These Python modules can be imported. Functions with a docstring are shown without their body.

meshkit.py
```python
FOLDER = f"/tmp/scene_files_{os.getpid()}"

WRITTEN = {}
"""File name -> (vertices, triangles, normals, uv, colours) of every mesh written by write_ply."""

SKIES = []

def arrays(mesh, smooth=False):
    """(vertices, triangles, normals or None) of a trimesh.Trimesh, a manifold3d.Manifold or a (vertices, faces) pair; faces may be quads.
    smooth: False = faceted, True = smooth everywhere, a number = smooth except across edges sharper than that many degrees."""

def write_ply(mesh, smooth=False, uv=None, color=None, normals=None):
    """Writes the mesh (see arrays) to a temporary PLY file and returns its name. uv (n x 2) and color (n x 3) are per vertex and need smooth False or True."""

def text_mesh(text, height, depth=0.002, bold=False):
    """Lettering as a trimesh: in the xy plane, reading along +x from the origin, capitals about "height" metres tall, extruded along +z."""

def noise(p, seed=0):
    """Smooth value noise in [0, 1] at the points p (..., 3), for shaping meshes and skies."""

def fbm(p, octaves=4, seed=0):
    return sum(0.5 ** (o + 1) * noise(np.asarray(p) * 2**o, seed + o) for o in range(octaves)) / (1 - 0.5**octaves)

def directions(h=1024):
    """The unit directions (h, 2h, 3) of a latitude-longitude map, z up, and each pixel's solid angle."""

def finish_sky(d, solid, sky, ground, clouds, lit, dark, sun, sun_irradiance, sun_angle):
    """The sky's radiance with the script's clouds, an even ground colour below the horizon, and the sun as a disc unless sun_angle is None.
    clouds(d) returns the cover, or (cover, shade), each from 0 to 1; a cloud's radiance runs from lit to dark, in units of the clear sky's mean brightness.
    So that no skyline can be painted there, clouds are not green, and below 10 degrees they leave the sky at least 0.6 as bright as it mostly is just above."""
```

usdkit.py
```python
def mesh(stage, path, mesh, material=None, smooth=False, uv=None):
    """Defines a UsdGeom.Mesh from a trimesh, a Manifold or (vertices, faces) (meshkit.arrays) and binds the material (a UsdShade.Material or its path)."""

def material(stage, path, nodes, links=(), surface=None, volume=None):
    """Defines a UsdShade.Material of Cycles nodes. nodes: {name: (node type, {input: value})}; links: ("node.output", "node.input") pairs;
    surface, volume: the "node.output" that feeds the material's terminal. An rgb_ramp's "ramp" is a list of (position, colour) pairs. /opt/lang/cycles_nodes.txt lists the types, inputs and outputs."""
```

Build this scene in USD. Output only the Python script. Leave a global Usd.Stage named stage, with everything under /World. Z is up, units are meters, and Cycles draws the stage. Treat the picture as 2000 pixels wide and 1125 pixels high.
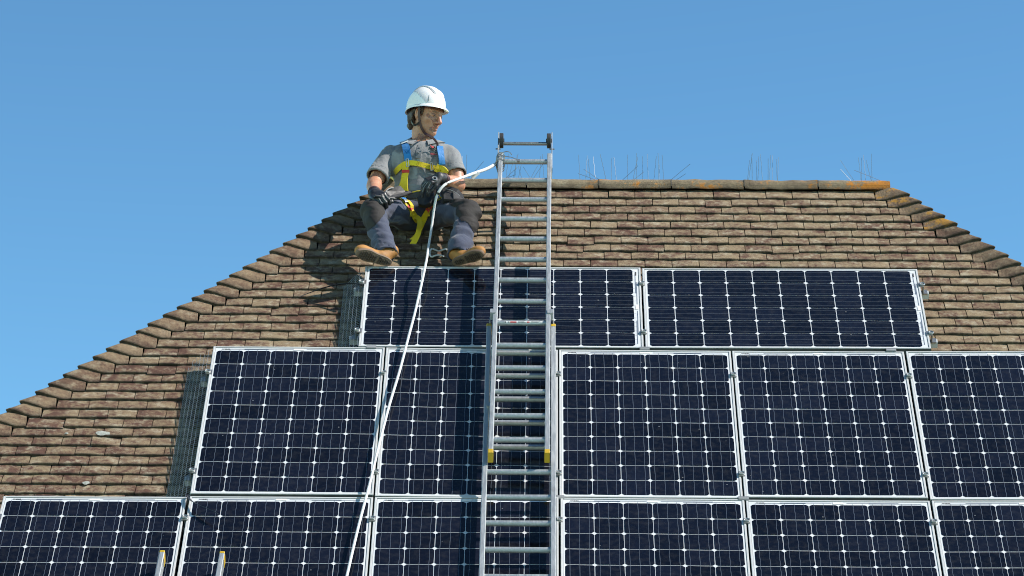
import math, random
import numpy as np
import trimesh
import shapely.geometry as sg
import usdkit, meshkit
from pxr import Usd, UsdGeom, UsdLux, UsdShade, Gf, Sdf, Vt
from scipy.spatial.transform import Rotation as Rot
from scipy.interpolate import CubicSpline

random.seed(7)
rng = np.random.default_rng(7)
stage = Usd.Stage.CreateInMemory()
UsdGeom.SetStageUpAxis(stage, UsdGeom.Tokens.z)
UsdGeom.SetStageMetersPerUnit(stage, 1.0)
UsdGeom.Xform.Define(stage, '/World')
UsdGeom.Scope.Define(stage, '/World/Looks')
_T = Sdf.ValueTypeNames

# ------------------------------------------------------------------ camera (solved from the panel grid), sky, sun
FPX = 7634.764                                     # focal length in pixels of a 2000 px wide picture
RC = Rot.from_euler('xyz', [-1.0847937, 0.0074690, 0.0052886]).as_matrix()
TC = np.array([0.29247828, 0.38072109, 22.54375464])
PITCH = math.radians(46)
cp, sp = math.cos(PITCH), math.sin(PITCH)
U, V, N = np.array([1., 0, 0]), np.array([0, cp, sp]), np.array([0, -sp, cp])   # along the eaves, up the slope, out of the roof
M = np.stack([U, -V, -N], 1)
CAM = np.array([0, 0, 1.65])
O = CAM + M @ RC.T @ TC                            # origin of the panel plane
AX = M @ RC.T                                      # columns: the camera's right, down, forward

HT = -0.125                                        # the tiles lie this far under the glass of the panels
SUN_A, SUN_B = 1.15, 0.65                          # the sun's direction: right, and up the slope, per unit of the roof normal
SUN = SUN_A * U + SUN_B * V + N
SUN /= np.linalg.norm(SUN)
EXPOSURE, SKY, SUNI = 0.88, 0.055, 1.25

cam = UsdGeom.Camera.Define(stage, '/World/camera')
cam.CreateHorizontalApertureAttr(36.0)
cam.CreateVerticalApertureAttr(20.25)
cam.CreateFocalLengthAttr(FPX / 2000 * 36.0)
cam.CreateClippingRangeAttr(Gf.Vec2f(0.5, 5000))
cam.CreateExposureAttr(EXPOSURE)
m4 = np.eye(4)
m4[0, :3], m4[1, :3], m4[2, :3], m4[3, :3] = AX[:, 0], -AX[:, 1], -AX[:, 2], CAM
cam.AddTransformOp().Set(Gf.Matrix4d(m4.tolist()))

elev = math.asin(SUN[2])
sky_mat = usdkit.material(stage, '/World/Looks/sky_air', {
    "s": ("sky_texture", {"sky_type": "single_scattering", "sun_disc": False, "sun_elevation": elev,
                          "sun_rotation": math.atan2(SUN[0], SUN[1]), "air_density": 1.0, "aerosol_density": 0.15, "ozone_density": 3.0, "altitude": 60.0}),
    "gm": ("gamma", {"gamma": 1.75}), "tn": ("mix_color", {"blend_type": "multiply", "fac": 1.0, "b": (0.845, 0.890, 0.625), "use_clamp": False}),
    "b": ("background_shader", {"strength": SKY})}, [("s.color", "gm.color"), ("gm.color", "tn.a"), ("tn.result", "b.color")], surface="b.background")
dome = UsdLux.DomeLight.Define(stage, '/World/sky')
UsdShade.MaterialBindingAPI.Apply(dome.GetPrim()).Bind(sky_mat)
dome.GetPrim().SetCustomDataByKey('kind', 'structure')
sun = UsdLux.DistantLight.Define(stage, '/World/sun')
sun.CreateNormalizeAttr(True)
sun.CreateIntensityAttr(SUNI)
sun.CreateAngleAttr(0.5)
sun.CreateColorAttr(Gf.Vec3f(1.0, 0.94, 0.86))
zx = np.cross([0, 0, 1], SUN); zx /= np.linalg.norm(zx)
ms = np.eye(4); ms[0, :3], ms[1, :3], ms[2, :3] = zx, np.cross(SUN, zx), SUN
sun.AddTransformOp().Set(Gf.Matrix4d(ms.tolist()))


# ------------------------------------------------------------------ helpers
def pl(u, v, h=0.0):
    return O + u * U + v * V + h * N


def ray(x, y):
    return AX @ np.array([(x - 1000) / FPX, (y - 562.5) / FPX, 1.0])


def onplane(x, y, h=0.0):
    d = ray(x, y); l = ((O + h * N - CAM) @ N) / (d @ N)
    return CAM + l * d


def uvof(p):
    q = np.asarray(p) - O
    return q @ U, q @ V, q @ N


USED = {}
def numbered(parent, name):
    k = (parent, name); n = USED.get(k, 0); USED[k] = n + 1
    return name if n == 0 else f"{name}_{n:03d}"


def tag(prim, label=None, cat=None, group=None, kind=None):
    for k, v in (('label', label), ('category', cat), ('group', group), ('kind', kind)):
        if v: prim.SetCustomDataByKey(k, v)
    return prim


XF = {}
def thing(name, label, cat, loc=(0, 0, 0), axes=None, group=None):
    path = '/World/' + numbered('/World', name)
    x = UsdGeom.Xform.Define(stage, path)
    m = np.eye(4)
    if axes is not None: m[0, :3], m[1, :3], m[2, :3] = axes
    m[3, :3] = loc
    x.AddTransformOp().Set(Gf.Matrix4d(m.tolist()))
    XF[path] = m
    tag(x.GetPrim(), label, cat, group)
    return path


def arr(mesh):
    if hasattr(mesh, 'vertices'): return np.array(mesh.vertices, float), np.array(mesh.faces, int)
    v, f = np.asarray(mesh[0], float), np.asarray(mesh[1], int)
    if f.shape[1] == 4: f = np.vstack([f[:, [0, 1, 2]], f[:, [0, 2, 3]]])
    return v, f


def part(parent, name, mesh, mat, smooth=False, local=False, prim=None, label=None, kind=None):
    """One mesh under parent (a path); mesh in world coordinates unless local."""
    v, f = arr(mesh)
    root = '/' + '/'.join(parent.split('/')[1:3])
    if not local and root in XF:
        m = XF[root]; v = (v - m[3, :3]) @ m[:3, :3].T
    path = parent + '/' + numbered(parent, name)
    g = usdkit.mesh(stage, path, (v, f), mat, smooth=smooth)
    for k, a in (prim or {}).items():
        UsdGeom.PrimvarsAPI(g).CreatePrimvar(k, _T.FloatArray, 'vertex').Set(Vt.FloatArray.FromNumpy(np.asarray(a, np.float32)))
    tag(g.GetPrim(), label=label, kind=kind)
    return path


def cat_(ms):
    vs, fs, n = [], [], 0
    for m in ms:
        v, f = arr(m); vs.append(v); fs.append(f + n); n += len(v)
    return np.vstack(vs), np.vstack(fs)


def beam(p0, p1, wd, w, d, c=0.004):
    """A bar with chamfered edges from p0 to p1; wd: the direction of its width w; d: its depth."""
    p0, p1, wd = np.asarray(p0, float), np.asarray(p1, float), np.asarray(wd, float)
    ax = (p1 - p0) / np.linalg.norm(p1 - p0)
    wd = wd - ax * (wd @ ax); wd /= np.linalg.norm(wd)
    dd = np.cross(ax, wd)
    a, b = w / 2, d / 2
    prof = [(-a + c, -b), (a - c, -b), (a, -b + c), (a, b - c), (a - c, b), (-a + c, b), (-a, b - c), (-a, -b + c)]
    v = [p0 + x * wd + y * dd for x, y in prof] + [p1 + x * wd + y * dd for x, y in prof]
    n = 8; f = []
    for i in range(n):
        j = (i + 1) % n
        f += [(i, j, n + j), (i, n + j, n + i)]
    for i in range(1, n - 1): f += [(0, i + 1, i), (n, n + i, n + i + 1)]
    return np.array(v), np.array(f)


def tube(pts, r, k=8, caps=True):
    pts = np.asarray(pts, float); n = len(pts)
    r = np.broadcast_to(np.asarray(r, float), (n,))
    t = np.gradient(pts, axis=0); t /= np.linalg.norm(t, axis=1, keepdims=True) + 1e-12
    a = np.cross(t[0], [0, 0, 1.0])
    if np.linalg.norm(a) < 1e-3: a = np.cross(t[0], [0, 1.0, 0])
    a /= np.linalg.norm(a); v = []
    for i in range(n):
        a = a - t[i] * (a @ t[i]); a /= np.linalg.norm(a); b = np.cross(t[i], a)
        for q in range(k):
            w = 2 * math.pi * q / k
            v.append(pts[i] + r[i] * (math.cos(w) * a + math.sin(w) * b))
    f = []
    for i in range(n - 1):
        for q in range(k):
            s = (q + 1) % k
            f += [(i * k + q, i * k + s, (i + 1) * k + s), (i * k + q, (i + 1) * k + s, (i + 1) * k + q)]
    if caps:
        for q in range(1, k - 1):
            f += [(0, q + 1, q), ((n - 1) * k, (n - 1) * k + q, (n - 1) * k + q + 1)]
    return np.array(v), np.array(f)


def spline(pts, n):
    pts = np.asarray(pts, float)
    s = np.r_[0, np.cumsum(np.linalg.norm(np.diff(pts, axis=0), axis=1))]
    return CubicSpline(s, pts)(np.linspace(0, s[-1], n))


def ribbon(pts, nrm, w, th=0.003):
    """A strap: centre line pts, surface normals nrm, width w (scalar or per point), thickness th."""
    pts, nrm = np.asarray(pts, float), np.asarray(nrm, float)
    n = len(pts); w = np.broadcast_to(np.asarray(w, float), (n,))
    t = np.gradient(pts, axis=0); t /= np.linalg.norm(t, axis=1, keepdims=True) + 1e-12
    nrm = nrm / (np.linalg.norm(nrm, axis=1, keepdims=True) + 1e-12)
    s = np.cross(t, nrm); s /= np.linalg.norm(s, axis=1, keepdims=True) + 1e-12
    v, f = [], []
    for i in range(n):
        a, b = pts[i] - s[i] * w[i] / 2, pts[i] + s[i] * w[i] / 2
        v += [a, b, b + nrm[i] * th, a + nrm[i] * th]
    for i in range(n - 1):
        for q in range(4):
            r = (q + 1) % 4
            f += [(i * 4 + q, (i + 1) * 4 + q, (i + 1) * 4 + r), (i * 4 + q, (i + 1) * 4 + r, i * 4 + r)]
    e = (n - 1) * 4
    f += [(0, 1, 2), (0, 2, 3), (e, e + 2, e + 1), (e, e + 3, e + 2)]
    return np.array(v), np.array(f)


def boxm(c, ax, size, ch=0.0):
    """A box with centre c, unit axes ax (3 rows) and full sizes."""
    c, ax = np.asarray(c, float), np.asarray(ax, float)
    s = np.asarray(size, float) / 2
    return beam(c - ax[2] * s[2], c + ax[2] * s[2], ax[0], size[0], size[1], ch or min(size) * 0.08)


def disc(c, axis, r, h, k=14, r2=None):
    c, axis = np.asarray(c, float), np.asarray(axis, float)
    axis = axis / np.linalg.norm(axis)
    r2 = r if r2 is None else r2
    return tube([c, c + axis * h * .7, c + axis * h], [r, r, r2], k)


def ring(c, axis, R, r, k=18, kk=8, a0=0.0, a1=2 * math.pi, sq=1.0):
    axis = np.asarray(axis, float); axis /= np.linalg.norm(axis)
    a = np.cross(axis, [0, 0, 1.0]); a = a / np.linalg.norm(a) if np.linalg.norm(a) > 1e-3 else np.array([1., 0, 0]); b = np.cross(axis, a)
    w = np.linspace(a0, a1, k + 1)
    return tube([np.asarray(c) + R * (math.cos(q) * a * sq + math.sin(q) * b) for q in w], r, kk)


# ------------------------------------------------------------------ materials
def mat(name, nodes, links, surface="p.BSDF"):
    usdkit.material(stage, '/World/Looks/' + name, nodes, links, surface=surface)
    return '/World/Looks/' + name


KA = 0.74                                          # all measured colours are scaled to albedo with this


def ka(c): return tuple(x * KA for x in c)


def plain(name, col, rough=0.5, metal=0.0, grain=0.12, scale=40, bump=0.0, coat=0.0, spec=0.5, bscale=None):
    """A colour with uneven tone and a little relief, laid out in the object's own space."""
    col = ka(col)
    nodes = {"t": ("texture_coordinate", {}), "n": ("noise_texture", {"scale": scale, "detail": 4.0, "roughness": 0.6}),
             "r": ("rgb_ramp", {"ramp": [(0.25, tuple(c * (1 - grain) for c in col)), (0.75, tuple(min(1, c * (1 + grain)) for c in col))]}),
             "mr": ("map_range", {"from_min": 0.3, "from_max": 0.7, "to_min": max(0.02, rough - 0.08), "to_max": min(1, rough + 0.08)}),
             "p": ("principled_bsdf", {"metallic": metal, "coat_weight": coat, "specular_ior_level": spec})}
    links = [("t.object", "n.vector"), ("n.fac", "r.fac"), ("r.color", "p.base_color"), ("n.fac", "mr.value"), ("mr.result", "p.roughness")]
    if bump:
        nodes["n2"] = ("noise_texture", {"scale": bscale or scale * 4, "detail": 3.0})
        nodes["b"] = ("bump", {"strength": bump, "distance": 0.004})
        links += [("t.object", "n2.vector"), ("n2.fac", "b.height"), ("b.normal", "p.normal")]
    return mat(name, nodes, links)


def tile_material(name, clay, brown, pale, lichen, lich_cut, moss_cut):
    clay, brown, pale, lichen = (tuple(x * .66 for x in c) for c in (clay, brown, pale, lichen))
    n = {"g": ("geometry", {}), "tone": ("attribute", {"attribute": "tone"}), "edge": ("attribute", {"attribute": "edge"}),
         "lich": ("attribute", {"attribute": "lich"}),
         "a": ("noise_texture", {"scale": 7.0, "detail": 5.0, "roughness": 0.62, "distortion": 0.4}),
         "b": ("noise_texture", {"scale": 34.0, "detail": 4.0, "roughness": 0.65}),
         "c": ("noise_texture", {"scale": 190.0, "detail": 3.0, "roughness": 0.7}),
         "d": ("noise_texture", {"scale": 15.0, "detail": 6.0, "roughness": 0.7}),
         "q1": ("math", {"math_type": "multiply_add", "value2": 1.15, "value3": -0.575}),
         "q2": ("math", {"math_type": "add"}),
         "q3": ("math", {"math_type": "multiply_add", "value2": 1.0, "value3": -0.5}),
         "q4": ("math", {"math_type": "add"}),
         "r1": ("rgb_ramp", {"ramp": [(0.30, clay), (0.50, tuple((x + y) / 2 for x, y in zip(clay, brown))), (0.66, brown), (0.9, tuple(x * .7 for x in brown))]}),
         "r2": ("map_range", {"from_min": 0.52, "from_max": 0.66, "to_min": 0.0, "to_max": 0.8, "clamp": True}),
         "mx": ("mix_color", {"b": pale}),
         "sp": ("map_range", {"from_min": 0.28, "from_max": 0.72, "to_min": 0.5, "to_max": 1.35}),
         "sm": ("mix_color", {"blend_type": "multiply", "fac": 1.0}),
         "spc": ("combine_xyz", {}),
         "l1": ("math", {"math_type": "add"}),
         "l2": ("map_range", {"from_min": lich_cut, "from_max": lich_cut + 0.10, "to_min": 0.0, "to_max": 0.92, "clamp": True}),
         "ml": ("mix_color", {"b": lichen}),
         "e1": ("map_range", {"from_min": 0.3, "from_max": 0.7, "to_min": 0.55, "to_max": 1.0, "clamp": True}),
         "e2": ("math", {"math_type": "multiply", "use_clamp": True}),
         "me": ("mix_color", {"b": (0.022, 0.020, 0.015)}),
         "m1": ("map_range", {"from_min": moss_cut, "from_max": moss_cut + 0.1, "to_min": 0.0, "to_max": 0.7, "clamp": True}),
         "mm": ("mix_color", {"b": (0.055, 0.052, 0.030)}),
         "bp": ("bump", {"strength": 0.7, "distance": 0.006}), "bs": ("math", {"math_type": "multiply_add", "value2": 0.6}),
         "p": ("principled_bsdf", {"roughness": 0.93, "specular_ior_level": 0.2})}
    l = [("g.position", x + ".vector") for x in "abcd"]
    l += [("a.fac", "q1.value1"), ("q1.value", "q2.value1"), ("tone.fac", "q2.value2"), ("b.fac", "q3.value1"), ("q2.value", "q4.value1"), ("q3.value", "q4.value2"),
          ("q4.value", "r1.fac"), ("r1.color", "mx.a"), ("d.fac", "r2.value"), ("r2.result", "mx.fac"),
          ("c.fac", "sp.value"), ("sp.result", "spc.x"), ("sp.result", "spc.y"), ("sp.result", "spc.z"), ("mx.result", "sm.a"), ("spc.vector", "sm.b"),
          ("d.fac", "l1.value1"), ("lich.fac", "l1.value2"), ("l1.value", "l2.value"), ("l2.result", "ml.fac"), ("sm.result", "ml.a"),
          ("a.fac", "m1.value"), ("m1.result", "mm.fac"), ("ml.result", "mm.a"),
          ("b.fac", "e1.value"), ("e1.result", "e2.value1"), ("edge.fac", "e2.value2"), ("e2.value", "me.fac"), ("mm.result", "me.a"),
          ("me.result", "p.base_color"), ("c.fac", "bs.value1"), ("b.fac", "bs.value3"), ("bs.value", "bp.height"), ("bp.normal", "p.normal")]
    return mat(name, n, l)


MT_TILE = tile_material('weathered_clay', (0.287, 0.214, 0.130), (0.122, 0.062, 0.043), (0.43, 0.365, 0.26), (0.40, 0.17, 0.03), 0.95, 0.72)
MT_BONNET = tile_material('weathered_bonnet', (0.245, 0.175, 0.108), (0.135, 0.080, 0.052), (0.31, 0.25, 0.17), (0.42, 0.21, 0.03), 0.86, 0.66)
MT_RIDGE = tile_material('weathered_ridge', (0.27, 0.215, 0.135), (0.19, 0.145, 0.095), (0.37, 0.32, 0.215), (0.50, 0.19, 0.02), 0.63, 0.80)
MT_MORTAR = plain('dark_mortar', (0.075, 0.065, 0.05), 0.95, grain=0.4, scale=90)
MT_DECK = plain('roof_underlay', (0.05, 0.045, 0.04), 0.95, grain=0.3)
MT_BRICK = mat('house_brick', {"t": ("texture_coordinate", {}), "mp": ("mapping", {"rotation": (math.pi / 2, 0, 0)}), "b": ("brick_texture", {"scale": 1.0, "brick_width": 0.225, "row_height": 0.075, "mortar_size": 0.006, "color1": (0.30, 0.13, 0.08), "color2": (0.22, 0.10, 0.07), "mortar": (0.35, 0.32, 0.28)}),
                               "p": ("principled_bsdf", {"roughness": 0.9})}, [("t.object", "mp.vector"), ("mp.vector", "b.vector"), ("b.color", "p.base_color")])
MT_GRASS = mat('gravel_yard', {"g": ("geometry", {}), "n": ("noise_texture", {"scale": 0.6, "detail": 8.0}), "r": ("rgb_ramp", {"ramp": [(0.3, (0.050, 0.048, 0.045)), (0.7, (0.085, 0.080, 0.074))]}),
                        "p": ("principled_bsdf", {"roughness": 0.95})}, [("g.position", "n.vector"), ("n.fac", "r.fac"), ("r.color", "p.base_color")])

# panels: glass-faced laminate, with dust and droppings that differ from panel to panel
def laminate(name, c0, c1, rough, lo=1.0, hi=1.0):
    c0, c1 = ka(c0), ka(c1)
    return mat(name, {
        "t": ("texture_coordinate", {}), "o": ("object_info", {}), "sc": ("math", {"math_type": "multiply", "value2": 60.0}), "cx": ("combine_xyz", {}),
        "ad": ("vector_math", {"math_type": "add"}), "n": ("noise_texture", {"scale": 2.2, "detail": 5.0, "roughness": 0.6}),
        "r": ("rgb_ramp", {"ramp": [(0.3, c0), (0.7, c1)]}),
        "v": ("voronoi_texture", {"scale": 15.0, "randomness": 1.0}), "vs": ("voronoi_texture", {"scale": 5.0}),
        "k": ("map_range", {"from_min": 0.035, "from_max": 0.075, "to_min": 1.0, "to_max": 0.0, "clamp": True}),
        "wn": ("separate_color", {}), "g": ("math", {"math_type": "greater_than", "value2": 0.80}), "kk": ("math", {"math_type": "multiply"}), "ko": ("math", {"math_type": "multiply", "value2": 0.5}),
        "sm1": ("mapping", {"location": (0.0005, 0.0105, 0.01)}), "sn": ("vector_math", {"math_type": "snap", "vector2": (0.158, 0.158, 1.0)}), "s2": ("vector_math", {"math_type": "add"}), "wh": ("white_noise_texture", {}), "wr": ("map_range", {"to_min": lo, "to_max": hi}), "hv": ("hsv", {}),
        "mx": ("mix_color", {"b": (0.31, 0.31, 0.30)}),
        "d": ("noise_texture", {"scale": 26.0, "detail": 4.0}), "dr": ("map_range", {"from_min": 0.45, "from_max": 0.8, "to_min": 0.0, "to_max": 0.028, "clamp": True}), "md": ("mix_color", {"b": (0.32, 0.30, 0.28)}),
        "p": ("principled_bsdf", {"roughness": rough, "ior": 1.26, "specular_ior_level": 0.5})},
        [("o.random", "sc.value1"), ("sc.value", "cx.x"), ("sc.value", "cx.y"), ("t.object", "ad.vector1"), ("cx.vector", "ad.vector2"),
         ("ad.vector", "n.vector"), ("ad.vector", "v.vector"), ("ad.vector", "d.vector"), ("n.fac", "r.fac"), ("t.object", "sm1.vector"), ("sm1.vector", "sn.vector1"), ("sn.vector", "s2.vector1"), ("cx.vector", "s2.vector2"), ("s2.vector", "wh.vector"), ("wh.value", "wr.value"), ("wr.result", "hv.value"), ("r.color", "hv.color"), ("v.distance", "k.value"), ("v.color", "wn.color"), ("wn.r", "g.value1"),
         ("k.result", "kk.value1"), ("g.value", "kk.value2"), ("kk.value", "ko.value1"), ("hv.color", "md.a"), ("d.fac", "dr.value"), ("dr.result", "md.fac"), ("md.result", "mx.a"), ("ko.value", "mx.fac"), ("mx.result", "p.base_color")])


MT_CELL = laminate('silicon_cell', (0.0036, 0.0046, 0.0095), (0.0048, 0.0060, 0.0122), 0.10, 0.65, 1.5)
MT_BACK = laminate('white_backsheet', (0.58, 0.60, 0.62), (0.66, 0.67, 0.68), 0.12)
MT_BUS = plain('busbar_silver', (0.17, 0.20, 0.25), 0.4, metal=0.2)
MT_FRAME = plain('anodised_frame', (0.57, 0.57, 0.56), 0.42, metal=0.15, grain=0.05, scale=8)
MT_FSHADE = plain('dirty_frame_side', (0.050, 0.052, 0.054), 0.7, grain=0.4, scale=25)  # dirt, with the shade of the panel gaps painted into the colour
MT_CLIPG = plain('grey_clip', (0.30, 0.31, 0.31), 0.5)
MT_DKGREY = plain('grey_seal', (0.16, 0.17, 0.18), 0.6)  # for small grey fittings, and for the painted shadow line inside the frame lip
MT_PRINT = plain('black_print', (0.03, 0.03, 0.03), 0.6)
MT_STICKER = plain('white_sticker', (0.75, 0.74, 0.72), 0.5)
MT_RED = plain('red_print', (0.55, 0.05, 0.06), 0.6)
MT_STEEL = plain('bolt_steel', (0.40, 0.40, 0.39), 0.32, metal=0.75, scale=60)
MT_GALV = plain('galvanised_wire', (0.24, 0.29, 0.34), 0.45, metal=0.6, scale=60)
MT_SPIKE = plain('spike_wire', (0.19, 0.20, 0.215), 0.4, metal=0.5, scale=60)
MT_ALU = mat('ladder_aluminium', {"t": ("texture_coordinate", {}), "mp": ("mapping", {"scale": (6.0, 0.7, 6.0)}), "n": ("noise_texture", {"scale": 14.0, "detail": 6.0, "roughness": 0.65}),
                                  "n2": ("noise_texture", {"scale": 9.0, "detail": 5.0}), "r": ("rgb_ramp", {"ramp": [(0.3, (0.28, 0.295, 0.30)), (0.7, (0.40, 0.415, 0.42))]}),
                                  "k": ("map_range", {"from_min": 0.62, "from_max": 0.75, "to_min": 0.0, "to_max": 0.45, "clamp": True}), "mx": ("mix_color", {"b": (0.17, 0.165, 0.15)}),
                                  "rr": ("map_range", {"from_min": 0.3, "from_max": 0.7, "to_min": 0.36, "to_max": 0.55}), "b": ("bump", {"strength": 0.15, "distance": 0.002}),
                                  "p": ("principled_bsdf", {"metallic": 0.6})},
             [("t.object", "mp.vector"), ("mp.vector", "n.vector"), ("t.object", "n2.vector"), ("n.fac", "r.fac"), ("n2.fac", "k.value"), ("k.result", "mx.fac"), ("r.color", "mx.a"), ("mx.result", "p.base_color"), ("n.fac", "rr.value"), ("rr.result", "p.roughness"), ("n.fac", "b.height"), ("b.normal", "p.normal")])
MT_YCAP = plain('yellow_plastic', (0.50, 0.315, 0.015), 0.45)
MT_RUBBER = plain('black_rubber', (0.02, 0.02, 0.021), 0.6, bump=0.2)
MT_BPLAST = plain('black_plastic', (0.015, 0.015, 0.016), 0.4)
MT_ROPE = mat('white_rope', {"t": ("texture_coordinate", {}), "v": ("voronoi_texture", {"scale": 190.0}), "r": ("rgb_ramp", {"ramp": [(0.0, (0.62, 0.62, 0.61)), (0.8, (0.40, 0.41, 0.42))]}), "b": ("bump", {"strength": 0.5, "distance": 0.003, "invert": True}),
                             "p": ("principled_bsdf", {"roughness": 0.8})}, [("t.object", "v.vector"), ("v.distance", "r.fac"), ("r.color", "p.base_color"), ("v.distance", "b.height"), ("b.normal", "p.normal")])
MT_LICHEN = plain('pale_lichen', (0.33, 0.34, 0.30), 0.95, grain=0.35, scale=120, bump=0.6)
def cloth(name, col, rough=0.85, weave=420.0, grain=0.16, sheen=0.15, attr=None, col2=None, wr=0.0):
    col = ka(col)
    n = {"t": ("texture_coordinate", {}), "n": ("noise_texture", {"scale": 9.0, "detail": 5.0, "roughness": 0.6}), "w": ("noise_texture", {"scale": weave, "detail": 1.0}),
         "n3": ("noise_texture", {"scale": 26.0, "detail": 3.0, "distortion": 1.2}),
         "r": ("rgb_ramp", {"ramp": [(0.28, tuple(c * (1 - grain) for c in col)), (0.72, tuple(min(1, c * (1 + grain)) for c in col))]}),
         "hm": ("math", {"math_type": "multiply_add", "value2": 0.12}), "b": ("bump", {"strength": 0.35, "distance": 0.010}),
         "p": ("principled_bsdf", {"roughness": rough, "sheen_weight": sheen, "specular_ior_level": 0.25})}
    l = [("t.object", "n.vector"), ("t.object", "w.vector"), ("t.object", "n3.vector"), ("n.fac", "r.fac"), ("w.fac", "hm.value1"), ("n3.fac", "hm.value3"), ("hm.value", "b.height"), ("b.normal", "p.normal"), ("r.color", "p.base_color")]
    return mat(name, n, l)


MT_SKIN = mat('skin', {"t": ("texture_coordinate", {}), "n": ("noise_texture", {"scale": 30.0, "detail": 4.0}), "a": ("attribute", {"attribute": "beard"}), "bl": ("attribute", {"attribute": "blush"}),
                       "r": ("rgb_ramp", {"ramp": [(0.3, (0.30, 0.138, 0.082)), (0.7, (0.37, 0.180, 0.110))]}), "mx": ("mix_color", {"b": (0.12, 0.062, 0.038)}), "mb": ("mix_color", {"b": (0.40, 0.14, 0.10)}),
                       "b": ("bump", {"strength": 0.15, "distance": 0.002}), "n2": ("noise_texture", {"scale": 300.0}),
                       "p": ("principled_bsdf", {"roughness": 0.48, "subsurface_weight": 0.12, "subsurface_scale": 0.006, "specular_ior_level": 0.4})},
              [("t.object", "n.vector"), ("t.object", "n2.vector"), ("n.fac", "r.fac"), ("r.color", "mb.a"), ("bl.fac", "mb.fac"), ("mb.result", "mx.a"), ("a.fac", "mx.fac"), ("mx.result", "p.base_color"), ("n2.fac", "b.height"), ("b.normal", "p.normal")])
MT_SHIRT = cloth('grey_shirt', (0.200, 0.204, 0.210), weave=500.0)
MT_TROUSER = cloth('slate_trousers', (0.046, 0.055, 0.092), weave=500.0)
MT_PATCH = cloth('black_canvas', (0.024, 0.021, 0.020), rough=0.8, grain=0.45, sheen=0.0)
MT_GLOVE = plain('black_glove', (0.016, 0.016, 0.018), 0.5, grain=0.3, bump=0.3)
MT_GLOVEG = plain('grey_glove_trim', (0.22, 0.23, 0.23), 0.6)
MT_HAIR = mat('brown_hair', {"t": ("texture_coordinate", {}), "mp": ("mapping", {"scale": (1.0, 1.0, 0.25)}), "n": ("noise_texture", {"scale": 130.0, "detail": 3.0}), "r": ("rgb_ramp", {"ramp": [(0.3, (0.014, 0.008, 0.005)), (0.7, (0.065, 0.035, 0.019))]}), "b": ("bump", {"strength": 0.8, "distance": 0.006}), "p": ("principled_bsdf", {"roughness": 0.5})},
              [("t.object", "mp.vector"), ("mp.vector", "n.vector"), ("n.fac", "r.fac"), ("r.color", "p.base_color"), ("n.fac", "b.height"), ("b.normal", "p.normal")])
MT_HELMET = plain('white_helmet', (0.86, 0.84, 0.83), 0.30, grain=0.02, coat=0.25, scale=12)
MT_GROOVE = plain('helmet_groove', (0.22, 0.22, 0.23), 0.6)
MT_BLUE = cloth('blue_webbing', (0.008, 0.165, 0.44), rough=0.6, grain=0.12, weave=300.0)
MT_YELLOW = cloth('yellow_webbing', (0.66, 0.49, 0.010), rough=0.6, grain=0.12, weave=300.0)
MT_REDW = cloth('red_webbing', (0.50, 0.030, 0.025), rough=0.6, grain=0.12, weave=300.0)
MT_LEATHER = plain('tan_nubuck', (0.36, 0.160, 0.032), 0.75, grain=0.25, scale=22, bump=0.2)
MT_SOLE = plain('brown_sole', (0.155, 0.100, 0.064), 0.8, grain=0.3, scale=30)
MT_LUG = plain('dark_sole_tread', (0.070, 0.046, 0.032), 0.85, grain=0.3)
MT_POUCH = plain('black_leather', (0.022, 0.021, 0.022), 0.5, grain=0.4, scale=25, bump=0.3)
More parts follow.
